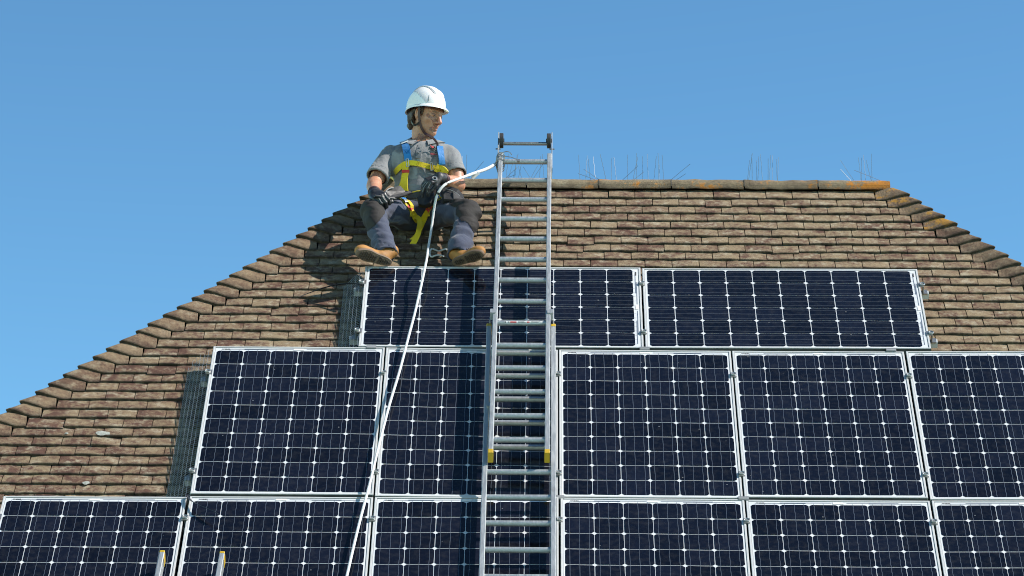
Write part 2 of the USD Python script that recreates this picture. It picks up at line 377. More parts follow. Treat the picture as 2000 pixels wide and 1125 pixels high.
MT_POUCHG = plain('dark_grey_leather', (0.040, 0.037, 0.038), 0.6, grain=0.3, scale=25, bump=0.2)
MT_EYE = plain('eye_white', (0.36, 0.33, 0.31), 0.2)
MT_IRIS = plain('dark_iris', (0.02, 0.014, 0.010), 0.2)
MT_LIP = plain('lip', (0.36, 0.14, 0.11), 0.5)
MT_STRAP = plain('dark_red_strap', (0.050, 0.012, 0.014), 0.6)


# ------------------------------------------------------------------ ground and house
g = usdkit.mesh(stage, '/World/ground', (np.array([[-900, -900, 0], [900, -900, 0], [900, 900, 0], [-900, 900, 0]], float), np.array([[0, 1, 2], [0, 2, 3]])), MT_GRASS)
tag(g.GetPrim(), 'gravel yard round the house', None, None, 'structure')

VA = 2.48                                          # where the two main slopes meet
VE = -4.35                                         # the eaves
def hip_l(v): return -2.770 + 0.695 * v
def hip_r(v): return 3.625 - 0.64 * v
apexL, apexR = pl(hip_l(VA), VA, HT), pl(hip_r(VA), VA, HT)
eaveL, eaveR = pl(hip_l(VE), VE, HT), pl(hip_r(VE), VE, HT)
mirY = 2 * apexL[1]
def back(p): return np.array([p[0], mirY - p[1], p[2]])
house = thing('house', 'house with a steep brown tiled hip roof that carries the solar panels', 'house', loc=(float(apexL[0] + apexR[0]) / 2, float(apexL[1]), 0.0))
dz = np.array([0, 0, -0.075])
deckv = [apexL, apexR, eaveL, eaveR, back(eaveL), back(eaveR)]
low = np.array([0, 0, -0.25])
rv = np.array([p + dz for p in deckv] + [p + low for p in deckv[2:]])
rf = np.array([(2, 3, 1), (2, 1, 0), (5, 4, 0), (5, 0, 1), (4, 2, 0), (3, 5, 1), (2, 6, 7), (2, 7, 3), (3, 7, 9), (3, 9, 5), (5, 9, 8), (5, 8, 4), (4, 8, 6), (4, 6, 2), (6, 8, 9), (6, 9, 7)])
roof = part(house, 'roof', (rv, rf), MT_DECK)
zw = eaveL[2] - 0.26
x0, x1, y0, y1 = eaveL[0] + .4, eaveR[0] - .4, eaveL[1] + .4, back(eaveL)[1] - .4
wv = np.array([[x0, y0, 0], [x1, y0, 0], [x1, y1, 0], [x0, y1, 0], [x0, y0, zw], [x1, y0, zw], [x1, y1, zw], [x0, y1, zw]])
part(house, 'wall', (wv, np.array([(0, 1, 5), (0, 5, 4), (1, 2, 6), (1, 6, 5), (2, 3, 7), (2, 7, 6), (3, 0, 4), (3, 4, 7)])), MT_BRICK)

# the panels' rectangles in the plane (u0, u1, v0, v1), to leave out the tiles under them
RECTS = [(-1.187, 2.13, 0.083, 1.073), (-2.019, 4.0, -1.605, 0.045), (-3.026, 4.0, -4.2, -1.62)]
GA, TW = 0.1045, 0.1655


def tile_mesh(u, v, w, r, L=0.135, butt_lift=0.0, slip=0.0):
    """One plain tile, its lower edge at v, centre u, width w: cambered, with a rounded butt and sides."""
    g_ = 0.0024
    xs = np.array([-w / 2 + g_, -w / 6, w / 6, w / 2 - g_])
    cam_ = np.array([0, .0022, .0022, 0]) * r.uniform(.3, 1.4)
    ang = r.normal(0, .007); ca, sa = math.cos(ang), math.sin(ang)
    th = 0.0150
    rows = [(0.0, -th, 1.0), (-0.001, -0.003, 1.0), (0.003, 0.0, 0.5), (0.018, -0.0016, 0.0), (L, -0.0155, 0.0)]
    nz = r.normal(0, .0012, 4)
    vv, ed = [], []
    tilt = r.normal(0, .0016)
    for a, h, e in rows:
        for i, x in enumerate(xs):
            a2 = a + (nz[i] if a < .01 else 0) - slip
            h2 = h + cam_[i] + butt_lift * (1 - max(a, 0) / L) + tilt * x / w * 2
            vv.append(pl(u + x * ca - a2 * sa, v + x * sa + a2 * ca, HT + h2)); ed.append(e)
    for x in (xs[0], xs[-1]):
        vv.append(pl(u + x, v - slip + L, HT - .03)); ed.append(1.0)
    f = []
    for j in range(4):
        for i in range(3):
            a = j * 4 + i
            f += [(a, a + 1, a + 5), (a, a + 5, a + 4)]
    f += [(0, 4, 20), (4, 8, 20), (8, 12, 20), (12, 16, 20), (7, 3, 21), (11, 7, 21), (15, 11, 21), (19, 15, 21)]
    return np.array(vv), np.array(f), np.array(ed)


def inpanel(u, v):
    return any(a + .16 < u < b - .12 and c + .15 < v < d - .17 for a, b, c, d in RECTS)


def pxof(p):
    q = AX.T @ (np.asarray(p) - CAM)
    return 1000 + FPX * q[0] / q[2], 562.5 + FPX * q[1] / q[2]


tiles, bonnets = [], []
K0 = int((VE - VA) / GA) - 1
v_first = 2.385 - GA * 1.02
COURSES = [v_first - k * GA for k in range(0, 62)]
rt = np.random.default_rng(11)
for k, vb in enumerate(COURSES):
    ul, ur = hip_l(vb) + .193, hip_r(vb) - .193
    u = ul
    start = (0.5 if k % 2 else 0.0) * TW + rt.uniform(-.02, .02)
    first = True
    # a cut tile at the left, whole ones, a cut one at the right
    edges = [ul]
    x = ul + TW * (0.85 + (k * 0.37) % 0.6)
    grid0 = -3.0 + start + .012 * k
    x = grid0 + math.ceil((ul + .07 - grid0) / TW) * TW
    while x < ur - .07:
        edges.append(x); x += TW
    edges.append(ur)
    for a, b in zip(edges[:-1], edges[1:]):
        uc = (a + b) / 2
        if inpanel(uc, vb + .05): continue
        c = pl(uc, vb + .05, HT); px, py = pxof(c)
        if not (-140 < px < 2140 and py < 1190): continue
        tiles.append((uc, vb, b - a, px, py, k))
score = lambda i: (1.0 if (0 < tiles[i][3] < 2000 and tiles[i][4] < 1110) else 0.0) * tiles[i][2] * (1 + tiles[i][4] / 4000)
order = sorted(range(len(tiles)), key=lambda i: -score(i))
single = set(order[:300])
rest = []
rest_pv = {'tone': [], 'edge': [], 'lich': []}
for i, (uc, vb, w, px, py, k) in enumerate(tiles):
    r = np.random.default_rng(1000 + i)
    slip = max(0, r.normal(0, .0025)) + (0.02 if r.random() < .03 else 0)
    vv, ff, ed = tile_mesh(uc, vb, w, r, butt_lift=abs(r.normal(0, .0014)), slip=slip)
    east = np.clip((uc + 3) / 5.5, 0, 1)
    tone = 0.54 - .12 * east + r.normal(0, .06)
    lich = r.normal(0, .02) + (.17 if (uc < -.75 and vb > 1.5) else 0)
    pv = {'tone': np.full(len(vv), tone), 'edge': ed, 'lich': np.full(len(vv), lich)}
    if i in single:
        part(roof, 'tile', (vv, ff), MT_TILE, prim=pv)
    else:
        rest.append((vv, ff))
        for q in pv: rest_pv[q].append(pv[q])
if rest:
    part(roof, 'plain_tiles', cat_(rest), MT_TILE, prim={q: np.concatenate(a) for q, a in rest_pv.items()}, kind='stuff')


def bonnet(hip, side, vb, r):
    """A bonnet tile over the hip: follows a level line round the corner, lifted over the hip, lower edge at vb."""
    lens = np.linspace(-1, 1, 21)
    out = []
    ns = np.array([side * cp * 1.0, 0, 0]) * 0 + np.cross(pl(hip(0), 0) - pl(hip(1), 1), [0, 1, 0]); ns /= np.linalg.norm(ns)
    if ns[2] < 0: ns = -ns
    na = (N + ns) / np.linalg.norm(N + ns)
    rows = [(0.0, -.016, 1.0, .19), (-.002, -.002, 1.0, .19), (.005, .0010, .5, .19), (.05, -.004, 0.0, .19), (.115, -.012, 0.0, .19)]
    jit = r.normal(0, .007); wob = np.interp(np.linspace(0, 1, 21), np.linspace(0, 1, 7), r.normal(0, .002, 7))
    ed = []
    for a, lift, e, wing in rows:
        v = vb + a + jit * (a < .03)
        cor = pl(hip(v), v, HT)
        for i, s in enumerate(lens):
            f = 0.095
            wg = wing - (v - vb) * (.695 if side < 0 else .64) if s < 0 else wing
            d = abs(s) * wg
            dirn = np.array([-side, 0, 0]) if s < 0 else np.array([0, 1.0, 0])
            # rounded corner
            q = d if d > f else f * (d / f) ** 2 * .5 + f * .5 * (d / f)
            p = cor + dirn * q
            t = max(0.0, 1 - d / .15)
            cut = 0.025 * max(0, 1 - d / f) ** 2
            crest = (0.052 + .012 * max(0, 1 - max(a, 0) / .115)) * (t * t * (3 - 2 * t)); lift2 = lift - (.022 * t if lift < -.015 else 0)
            p = p + na * (crest - cut + wob[i]) + (N if s < 0 else ns if s > 0 else na) * lift2
            out.append(p); ed.append(e)
    n = 21; f = []
    for j in range(len(rows) - 1):
        for i in range(n - 1):
            a = j * n + i
            q = [(a, a + 1, a + n + 1), (a, a + n + 1, a + n)]
            f += q if side < 0 else q
    base = len(out)
    for j in range(len(rows)):            # the wing's end, turned down on to the tiles
        out.append(out[j * n] - N * .016); ed.append(1.0)
    for j in range(len(rows) - 1):
        f += [(j * n, (j + 1) * n, base + j), ((j + 1) * n, base + j + 1, base + j)]
    return np.array(out), np.array(f), np.array(ed)


for hip, side, nm in ((hip_l, -1, 'l'), (hip_r, 1, 'r')):
    for k, vb in enumerate(COURSES):
        r = np.random.default_rng(300 + k + 100 * side)
        c = pl(hip(vb), vb, HT); px, py = pxof(c)
        if not (-200 < px < 2200 and py < 1150): continue
        vv, ff, ed = bonnet(hip, side, vb - .004, r)
        tone = 0.52 + r.normal(0, .08)
        lich = (.33 if (side > 0 and k < 5) else .17 if (side < 0 and k < 6) else 0.0) + r.normal(0, .03)
        part(roof, 'bonnet_tile', (vv, ff), MT_BONNET, prim={'tone': np.full(len(vv), tone), 'edge': ed, 'lich': np.full(len(vv), lich)})

# ridge tiles: half round, butted end to end, with mortar showing in the joints
apex = pl(0, VA, HT)
joints = [-1.1457, -0.6844, -0.2232, 0.2349, 0.693, 1.1544, 1.6223, 2.0806]
def ridge_tile(u0, u1, r):
    prof = []
    R = 0.0675
    aa = np.radians(np.linspace(-86, 86, 15))
    cz = apex[2] + .0215 - R
    for a in aa: prof.append((math.sin(a) * R, math.cos(a) * R))
    yx, zx_ = prof[-1]
    prof = [(-yx - .003, zx_ - .016)] + prof + [(yx + .003, zx_ - .016)]
    us = np.linspace(u0 + .004, u1 - .004, 7)
    wob = r.normal(0, .0025, (7,)); th = .014
    out, ed = [], []
    for t in (0, 1):
        for j, u in enumerate(us):
            end = 0.6 if j in (0, 6) else 0.0
            for i, (y, z) in enumerate(prof):
                k = 1 - t * .15
                out.append([O[0] + u, apex[1] + y * k, cz + z * k - t * th * .3 + wob[j] + r.normal(0, .001)])
                ed.append(1.0 if t else (0.85 if i in (0, len(prof) - 1) else end * .6))
    n = len(prof); m = 7 * n; f = []
    for j in range(6):
        for i in range(n - 1):
            a = j * n + i
            f += [(a, a + n, a + n + 1), (a, a + n + 1, a + 1), (m + a, m + a + n + 1, m + a + n), (m + a, m + a + 1, m + a + n + 1)]
        for i in (0, n - 1):
            a = j * n + i
            f += [(a, m + a, m + a + n), (a, m + a + n, a + n)]
    for j in (0, 6):
        for i in range(n - 1):
            a = j * n + i
            f += [(a, a + 1, m + a + 1), (a, m + a + 1, m + a)]
    return np.array(out), np.array(f), np.array(ed)


for k, (a, b) in enumerate(zip(joints[:-1], joints[1:])):
    r = np.random.default_rng(500 + k)
    vv, ff, ed = ridge_tile(a, b, r)
    uu = vv[:, 0] - O[0]
    lich = -.05 + .03 * r.normal() + .30 * np.clip((uu - 1.50) / .45, 0, 1) + .145 * ((uu > 0.15) & (uu < 1.7))
    part(roof, 'ridge_tile', (vv, ff), MT_RIDGE, prim={'tone': np.full(len(vv), .5 + r.normal(0, .06)), 'edge': ed, 'lich': lich})
mort = []
for u in joints[1:-1]:
    mort.append(tube([[O[0] + u, apex[1] + math.sin(q) * .0655, apex[2] - .046 + math.cos(q) * .0655] for q in np.linspace(-1.5, 1.5, 13)], .0045, 6))
for m_ in mort: part(roof, 'mortar_joint', m_, MT_MORTAR)
# bedding mortar under the front edge of the ridge, and a few pale lichen spots
for (x, y, s) in ((200, 846, .034), (130, 846, .010), (168, 943, .02), (1492, 621, .010)):
    c = onplane(x, y, HT + .004); k = 14
    rr = np.random.default_rng(int(x))
    pts = [c + .003 * N] + [c + s * rr.uniform(.75, 1.15) * (math.cos(q) * U * 1.25 + math.sin(q) * V * .85) for q in np.linspace(0, 2 * math.pi, k, endpoint=False)]
    part(roof, 'lichen_patch', (np.array(pts), np.array([(0, 1 + i, 1 + (i + 1) % k) for i in range(k)])), MT_LICHEN)

# ------------------------------------------------------------------ solar panels
PW, PH, CP = 0.990, 1.650, 0.158                    # module width, height, cell pitch
def panel_parts(root):
    def b(name, mesh, m, **k): return part(root, name, mesh, m, local=True, **k)
    X, Y, Z = np.eye(3)
    hx, hy = PW / 2, PH / 2
    # frame: one ring with a lip, chamfered
    prof = [(0.0, -.040), (0.0, .0018), (.0014, .0032), (.0098, .0032), (.0110, .0018), (.0110, -.0022), (.0035, -.0022), (.0035, -.038), (.028, -.038), (.028, -.040)]
    v, f = [], []
    for sx, sy in ((-1, -1), (1, -1), (1, 1), (-1, 1)):
        for d, z in prof: v.append((sx * (hx - d), sy * (hy - d), z))
    n = len(prof)
    for c in range(4):
        e = (c + 1) % 4
        for i in range(n):
            j = (i + 1) % n
            f += [(c * n + i, e * n + i, e * n + j), (c * n + i, e * n + j, c * n + j)]
    b('frame', (np.array(v), np.array(f)), MT_FRAME)
    sk = [boxm((sx * (hx + .0006), 0, -.0205), (X, Z, Y), (.0022, .039, PH + .001)) for sx in (-1, 1)] + [boxm((0, sy * (hy + .0006), -.0205), (Y, Z, X), (.0022, .039, PW - .006)) for sy in (-1, 1)]  # dark strips over the frame's sides, added as shade for the gaps
    b('frame_side', cat_(sk), MT_FSHADE)
    # shadow line inside the lip, put in as four thin dark strips
    s = []
    for sx in (-1, 1): s.append(boxm((sx * (hx - .0121), 0, -.0003), (X, Z, Y), (.0030, .0012, PH - .022)))
    for sy in (-1, 1): s.append(boxm((0, sy * (hy - .0121), -.0003), (Y, Z, X), (.0036, .0012, PW - .0275)))
    b('seal', cat_(s), MT_DKGREY)
    b('backsheet', boxm((0, 0, -.0030), (X, Y, Z), (PW - .0075, PH - .0075, .0040), .0005), MT_BACK)
    gx0, gy1 = -hx + .021, hy - .045
    cw, chh, cc = .1541, .1526, .0128
    for j in range(10):
        for i in range(6):
            cx, cy = gx0 + (i + .5) * CP, gy1 - (j + .5) * CP
            a, e = cw / 2, chh / 2
            o = [(-a + cc, -e), (a - cc, -e), (a - cc * .46, -e + cc * .46), (a, -e + cc), (a, e - cc), (a - cc * .46, e - cc * .46), (a - cc, e), (-a + cc, e), (-a + cc * .46, e - cc * .46), (-a, e - cc), (-a, -e + cc), (-a + cc * .46, -e + cc * .46)]
            vv = np.array([(cx + x, cy + y, 0.0004) for x, y in o])
            b('cell', (vv, np.array([(0, q, q + 1) for q in range(1, 11)])), MT_CELL)
    for i in range(6):
        for q in (-1, 0, 1):
            x = gx0 + (i + .5) * CP + q * .052
            b('busbar', (np.array([(x - .00065, gy1 - 1.578, .0009), (x + .00065, gy1 - 1.578, .0009), (x + .00065, gy1 + .012, .0009), (x - .00065, gy1 + .012, .0009)]), np.array([(0, 1, 2), (0, 2, 3)])), MT_BUS)
    # ribbons, label and maker's sticker in the wide top margin
    for a, c, yy in ((gx0 + .05, gx0 + .30, gy1 + .0125), (gx0 + .16, gx0 + .44, gy1 + .0185), (gx0 + .52, gx0 + .80, gy1 + .0185), (gx0 + .64, gx0 + .92, gy1 + .0125)):
        b('ribbon', (np.array([(a, yy - .002, .0003), (c, yy - .002, .0003), (c, yy + .002, .0003), (a, yy + .002, .0003)]), np.array([(0, 1, 2), (0, 2, 3)])), MT_BUS)
    b('sticker', boxm((gx0 + 3 * CP, gy1 + .0165, .0012), (X, Y, Z), (.056, .018, .0010), .0001), MT_STICKER)
    bars = []; rb = np.random.default_rng(3); x = gx0 + .034
    while x < gx0 + .078:
        w = rb.choice([.001, .002, .003]); bars.append(boxm((x, gy1 + .016, .0012), (X, Y, Z), (w, .0085, .0006), .0001)); x += w + rb.choice([.001, .002])
    b('barcode', cat_(bars), MT_PRINT)


PANELS = [  # u0, v0 of the cell grid's top left corner, landscape?, label
    (-1.998, 0.016, 0, 'portrait solar panel at the left end of the middle row, beside the wire mesh'),
    (-0.998, 0.0, 0, 'portrait solar panel in the middle row, crossed by the ladder and the white rope'),
    (0.0, 0.0, 0, 'portrait solar panel in the middle row, immediately right of the ladder'),
    (1.0, 0.006, 0, 'portrait solar panel in the middle row under the right landscape panel\'s right half'),
    (2.003, 0.006, 0, 'portrait solar panel in the middle row, cut off by the right edge of the picture'),
    (-3.005, -1.667, 0, 'portrait solar panel in the bottom row, lowest and furthest left'),
    (-1.9976, -1.662, 0, 'portrait solar panel in the bottom row with the loose black tie at its top left'),
    (-0.997, -1.665, 0, 'bottom row portrait solar panel crossed by the ladder and the rope\'s end'),
    (0.0057, -1.665, 0, 'portrait solar panel in the bottom row, immediately right of the ladder'),
    (1.006, -1.667, 0, 'portrait solar panel in the bottom row, second to the right of the ladder'),
    (2.008, -1.667, 0, 'portrait solar panel in the bottom row at the lower right corner of the picture'),
    (-1.157, 1.0516, 1, 'landscape solar panel in the top row under the seated man\'s boots'),
    (0.505, 1.0525, 1, 'landscape solar panel in the top row, the right one, wholly unshaded'),
]
first_panel = None
rp_ = np.random.default_rng(77)
for u0, v0, land, label in PANELS:
    tl = rp_.normal(0, .0035, 2)
    Nn = N + tl[0] * U + tl[1] * V; Nn /= np.linalg.norm(Nn); Un = U - Nn * (U @ Nn); Un /= np.linalg.norm(Un); Vn = np.cross(Nn, Un)
    if land:
        c = pl(u0 - (.025 - .0) + PH / 2, v0 + .021 - PW / 2)
        axes = (-Vn, Un, Nn)
    else:
        c = pl(u0 - .021 + PW / 2, v0 + .045 - PH / 2)
        axes = (Un, Vn, Nn)
    path = thing('solar_panel', label, 'solar panel', c, axes, 'solar panels on the roof')
    if first_panel is None:
        first_panel = path; panel_parts(path)
    else:
        pr = stage.GetPrimAtPath(path)
        pr.GetReferences().AddInternalReference(first_panel); pr.SetInstanceable(True)


# ------------------------------------------------------------------ rails with clamps
def rail(label, v, u0, u1, clamps):
    """clamps: (u, end side or 0)."""
    t = thing('mounting_rail', label, 'rail', pl((u0 + u1) / 2, v, -.08), (U, V, N), 'rails under the panels')
    part(t, 'beam', beam(pl(u0, v, -.0625), pl(u1, v, -.0625), V, .040, .040, .003), MT_FRAME)
    for u, e in clamps:
        ms = []
        if e == 0:
            ms.append(boxm(pl(u, v, .0055), (U, V, N), (.034, .05, .004)))
            ms.append(boxm(pl(u, v, -.02), (U, V, N), (.006, .045, .05)))
        else:
            ms.append(boxm(pl(u - e * .004, v, .0055), (U, V, N), (.034, .05, .004)))
            ms.append(boxm(pl(u + e * .012, v, -.02), (U, V, N), (.006, .05, .052)))
            ms.append(boxm(pl(u + e * .024, v - .0, -.042), (U, V, N), (.03, .05, .006)))
        c = part(t, 'clamp', cat_(ms), MT_STEEL)
        part(c, 'bolt', cat_([disc(pl(u + e * .006, v, .0075), N, .0165, .003, 16, .016), ring(pl(u + e * .006, v, .0125), N, .0135, .0042, 18, 8)]), MT_STEEL, smooth=40)
        part(c, 'socket', disc(pl(u + e * .006, v, .0108), N, .0092, .0012, 12), MT_DKGREY)


rail('aluminium rail under the landscape panels, the upper of that row\'s two', .868, -1.245, 2.185, [(-1.192, -1), (.4735, 0), (2.138, 1)])
rail('aluminium rail under the landscape panels, the lower of that row\'s two', .263, -1.245, 2.185, [(-1.192, -1), (.4735, 0), (2.138, 1)])
rail('aluminium rail under the middle row of panels, the upper of that row\'s two', -.245, -2.07, 3.3, [(-2.024, -1), (-1.024, 0), (-.026, 0), (.974, 0), (1.976, 0)])
rail('aluminium rail under the middle row of panels, the lower of that row\'s two', -1.356, -2.07, 3.3, [(-2.024, -1), (-1.024, 0), (-.026, 0), (.974, 0), (1.976, 0)])
rail('aluminium rail under the bottom row of panels', -1.850, -3.075, 3.3, [(-3.03, -1), (-2.026, 0), (-1.024, 0), (-.022, 0), (.979, 0), (1.981, 0)])
for (u, v, w, lb) in ((-1.107, .064, .058, 'grey joining clip below the left corner of the upper left landscape panel'), (.4735, .064, .058, 'grey joining clip under the gap between the two landscape panels'), (-.024, -1.6125, .058, 'grey joining clip beside the ladder, between middle and bottom rows'), (.973, -1.6125, .058, 'grey joining clip between middle and bottom rows, first panel gap right of the ladder'), (1.897, .064, .058, 'grey joining clip under the right landscape panel, near its lower right corner')):
    t = thing('joining_clip', lb, 'clip', pl(u, v, 0), (U, V, N), 'clips between the panel rows')
    part(t, 'plate', boxm(pl(u, v, .0035), (U, V, N), (w, .034, .007), .0015), MT_DKGREY)
    part(t, 'cover', boxm(pl(u, v - .006, .0080), (U, V, N), (w * .9, .008, .002), .0006), MT_CLIPG)


# ------------------------------------------------------------------ ladders
def ladder(label, secs, axes_at, extra=None):
    t = thing('ladder', label, 'ladder', axes_at, (U, V, N), 'ladders on the roof')
    return t


lad = ladder('long aluminium extension ladder with two black wheels, hooked over the ridge', None, pl(-.25, -3.3, .04))
uL = lambda v: -.3905 + .0030 * (v - .5)            # upper section's stile centres
uR = lambda v: -.0845 + .0026 * (v - .5)
lL = lambda v: -.4270
lR = lambda v: -.0560
HU, HL = .140, .074
for fu, nm in ((uL, 'L'), (uR, 'R')):
    part(lad, 'upper_stile', beam(pl(fu(-1.41), -1.41, HU), pl(fu(2.30), 2.30, HU), U, .0265, .060, .003), MT_ALU)
    part(lad, 'end_cap', beam(pl(fu(-1.40), -1.425, HU), pl(fu(-1.40), -1.385, HU), U, .029, .0635, .003), MT_YCAP)
for fu in (lL, lR):
    part(lad, 'lower_stile', beam(pl(fu(0), -4.9, HL), pl(fu(0), .150, HL), U, .027, .060, .003), MT_ALU)
    part(lad, 'end_cap', beam(pl(fu(0), .145, HL), pl(fu(0), .172, HL), U, .0295, .063, .004), MT_YCAP)
for v in (2.2381, 1.9746, 1.7079, 1.4434, 1.1773, .9098, .6446, .3779, .1127, -.1574, -.4237, -.6971, -.9683, -1.2347):
    part(lad, 'rung', tube([pl(uL(v) + .008, v, HU), pl(uR(v) - .008, v, HU)], .0162, 16), MT_ALU, smooth=40)
for k in range(16):
    v = -.1302 - .2675 * k
    part(lad, 'rung', tube([pl(lL(v) + .008, v, HL), pl(lR(v) - .008, v, HL)], .0162, 16), MT_ALU, smooth=40)
# guide brackets where the sections slide
for u, s in ((uL(.17) - .012, -1), (uR(.17) + .012, 1)):
    part(lad, 'guide_bracket', cat_([boxm(pl(u, .195, HU + .012), (U, V, N), (.034, .045, .050), .003), boxm(pl(u + s * .018, .190, HL + .02), (U, V, N), (.006, .040, .07), .002)]), MT_ALU)
for v, s in ((-.80, 1),):
    part(lad, 'guide_bracket', boxm(pl(lL(0) + .012, v, HL + .036), (U, V, N), (.022, .04, .02), .003), MT_ALU)
# hooks over the ridge, axle and wheels
for fu, s in ((uL, -1), (uR, 1)):
    u = fu(2.4) + s * .0165
    path = [(2.12, .140), (2.30, .143), (2.50, .146), (2.625, .142), (2.665, .105), (2.672, .02), (2.672, -.55)]
    part(lad, 'ridge_hook', cat_([beam(pl(u, a[0], a[1]), pl(u, b[0], b[1]), U, .006, .036, .001) for a, b in zip(path[:-1], path[1:])]), MT_ALU)
    w = fu(2.48) + s * -.003
    wp = part(lad, 'wheel', tube([pl(w - .013, 2.49, .165), pl(w - .0105, 2.49, .165), pl(w + .0105, 2.49, .165), pl(w + .013, 2.49, .165)], [.044, .048, .048, .044], 28), MT_RUBBER, smooth=40)
    part(wp, 'hub', tube([pl(w - .018, 2.49, .165), pl(w + .018, 2.49, .165)], .014, 14), MT_BPLAST, smooth=40)
    part(lad, 'wheel_bolt', tube([pl(u - .016, 2.41, .146), pl(u + .016, 2.41, .146)], .005, 8), MT_STEEL)
part(lad, 'axle', tube([pl(uL(2.49), 2.478, .150), pl(uR(2.49), 2.478, .150)], .0115, 14), MT_STEEL, smooth=40)
# warning sticker on one rung: white strip, red and grey print
def rung_patch(v, u0, u1, a0, a1, rr, m, name, parent):
    out, f = [], []
    for u in (u0, u1):
        for a in np.linspace(a0, a1, 5): out.append(pl(u, v - math.sin(a) * rr, HU + math.cos(a) * rr))
    for i in range(4): f += [(i, i + 1, 6 + i), (i, 6 + i, 5 + i)]
    return part(parent, name, (np.array(out), np.array(f)), m)
st = rung_patch(.1127, -.338, -.118, .25, 1.15, .0168, MT_STICKER, 'warning_sticker', lad)
for a, b, c0, c1, m in ((-.336, -.328, .45, .95, MT_PRINT), (-.318, -.309, .5, .9, MT_PRINT), (-.304, -.268, .40, 1.0, MT_RED), (-.258, -.222, .45, .65, MT_DKGREY), (-.258, -.214, .75, .95, MT_DKGREY), (-.208, -.192, .45, .95, MT_RED), (-.186, -.13, .45, .62, MT_DKGREY), (-.186, -.14, .76, .92, MT_DKGREY)):
    rung_patch(.1127, a, b, c0, c1, .0172, m, 'print', st)

lad2 = ladder('aluminium ladder of which only two yellow-capped ends rise over the bottom edge', None, pl(-1.94, -4.4, .03))
d2 = pl(-1.8, -2.5688, .09) - pl(-1.784, -2.383, .09); d2 = d2 / np.linalg.norm(d2)
off = np.array([-.02, -1.0]); off /= np.linalg.norm(off)
for u, v in ((-2.0975, -2.3763), (-1.784, -2.383)):
    q = lambda s: pl(u + off[0] * s, v + off[1] * s, .085)
    part(lad2, 'stile', beam(q(0), q(2.3), U, .026, .068, .003), MT_ALU)
    part(lad2, 'end_cap', cat_([beam(q(-.010), q(.006), U, .0280, .070, .004), boxm(pl(u + .0145 + off[0] * .02, v - .03, .085), (U, V, N), (.003, .060, .05), .001)]), MT_YCAP)
for k in range(7):
    s = .29 + .265 * k
    part(lad2, 'rung', tube([pl(-2.0975 + off[0] * s + .008, -2.38 + off[1] * s, .085), pl(-1.784 + off[0] * s - .008, -2.38 + off[1] * s, .085)], .0155, 16), MT_ALU, smooth=40)


# ------------------------------------------------------------------ wire mesh guards against birds
def wire_guard(label, A, B, C, D, na, nb, sag, r, fray=0):
    """A to B along the panel, D to C along the tiles; na wires across, nb along."""
    rr = np.random.default_rng(na)
    ws = []
    def at(s, t):
        p = A * (1 - s) * (1 - t) + B * s * (1 - t) + C * s * t + D * (1 - s) * t
        return p + N * (sag * 4 * t * (1 - t) + .004 * math.sin(9 * s + 5 * t))
    for i in range(na + 1):
        s = i / na
        ws.append(tube([at(s, t) for t in np.linspace(0, 1, 5)], r, 5))
    for j in range(nb + 1):
        t = j / nb
        ws.append(tube([at(s, t) for s in np.linspace(-fray * rr.uniform(.3, 1), 1, 14)], r, 5))
    v, f = cat_(ws)
    t = thing('wire_mesh', label, 'wire mesh', (A + B) / 2, (U, V, N), 'bird mesh round the panels')
    part(t, 'wires', (v, f), MT_GALV, smooth=40)


e0 = 0.012
wire_guard('grey wire mesh closing the gap at the left end of the landscape panels', pl(-1.190, 1.03, -.010), pl(-1.190, .10, -.010), pl(-1.312, .10, HT + .012), pl(-1.312, 1.03, HT + .012), 40, 5, .012, .0010)
wire_guard('grey wire mesh, frayed at its top, left of the middle row', pl(-2.022, -.005, -.010), pl(-2.022, -1.60, -.010), pl(-2.165, -1.60, HT + .012), pl(-2.165, -.005, HT + .012), 66, 6, .014, .0010, fray=.05)
wire_guard('low strip of wire mesh along the top of the middle row\'s left panel', pl(-2.0, .052, -.008), pl(-1.2, .052, -.008), pl(-1.2, .105, HT + .02), pl(-2.0, .105, HT + .02), 34, 3, 0.004, .0010)
wire_guard('low strip of wire mesh along the top of the bottom row\'s left panel', pl(-3.0, -1.613, -.008), pl(-2.05, -1.613, -.008), pl(-2.05, -1.56, HT + .02), pl(-3.0, -1.56, HT + .02), 40, 3, 0.004, .0010)

# cable ties: one sticking out left of the top row, one lying on the bottom row
def strap_thing(name, label, cat, pts, nrm, w, th, m):
    t = thing(name, label, cat, pts[0])
    part(t, 'tail', ribbon(pts, nrm, w, th), m)
    return t
p = spline([onplane(x, y, h) for x, y, h in ((706, 556, .01), (690, 554, .0), (655, 557, -.03), (622, 566, -.06), (585, 580, -.08))], 18)
t = strap_thing('cable_tie', 'long black cable tie tail sticking out left of the top row over the tiles', 'cable tie', p, np.tile(N * .6 + V * .8, (18, 1)), np.linspace(.017, .006, 18), .003, MT_BPLAST)
part(t, 'head', boxm(onplane(706, 556, .012), (U, V, N), (.014, .012, .01), .002), MT_BPLAST)
p = spline([onplane(x, y, h) for x, y, h in ((366, 968, .015), (385, 985, .035), (404, 993, .045), (425, 1003, .05))], 14)
t = strap_thing('cable_tie', 'black cable tie tail over the top left cell of a bottom row panel', 'cable tie', p, np.tile(N * .6 + V * .8, (14, 1)), np.linspace(.015, .014, 14), .003, MT_BPLAST)
part(t, 'head', boxm(onplane(366, 968, .012), (U, V, N), (.014, .012, .01), .002), MT_BPLAST)
c = onplane(857, 494, HT + .03)
t = thing('wire_loop', 'small pale loop of cable lying on the tiles between the man\'s boots', 'cable', c)
part(t, 'loop', tube([c + math.cos(a) * .055 * U + math.sin(a) * .05 * V + N * .012 * math.sin(3 * a) for a in np.linspace(.5, 5.3, 22)], .0055, 8), MT_ROPE, smooth=50)

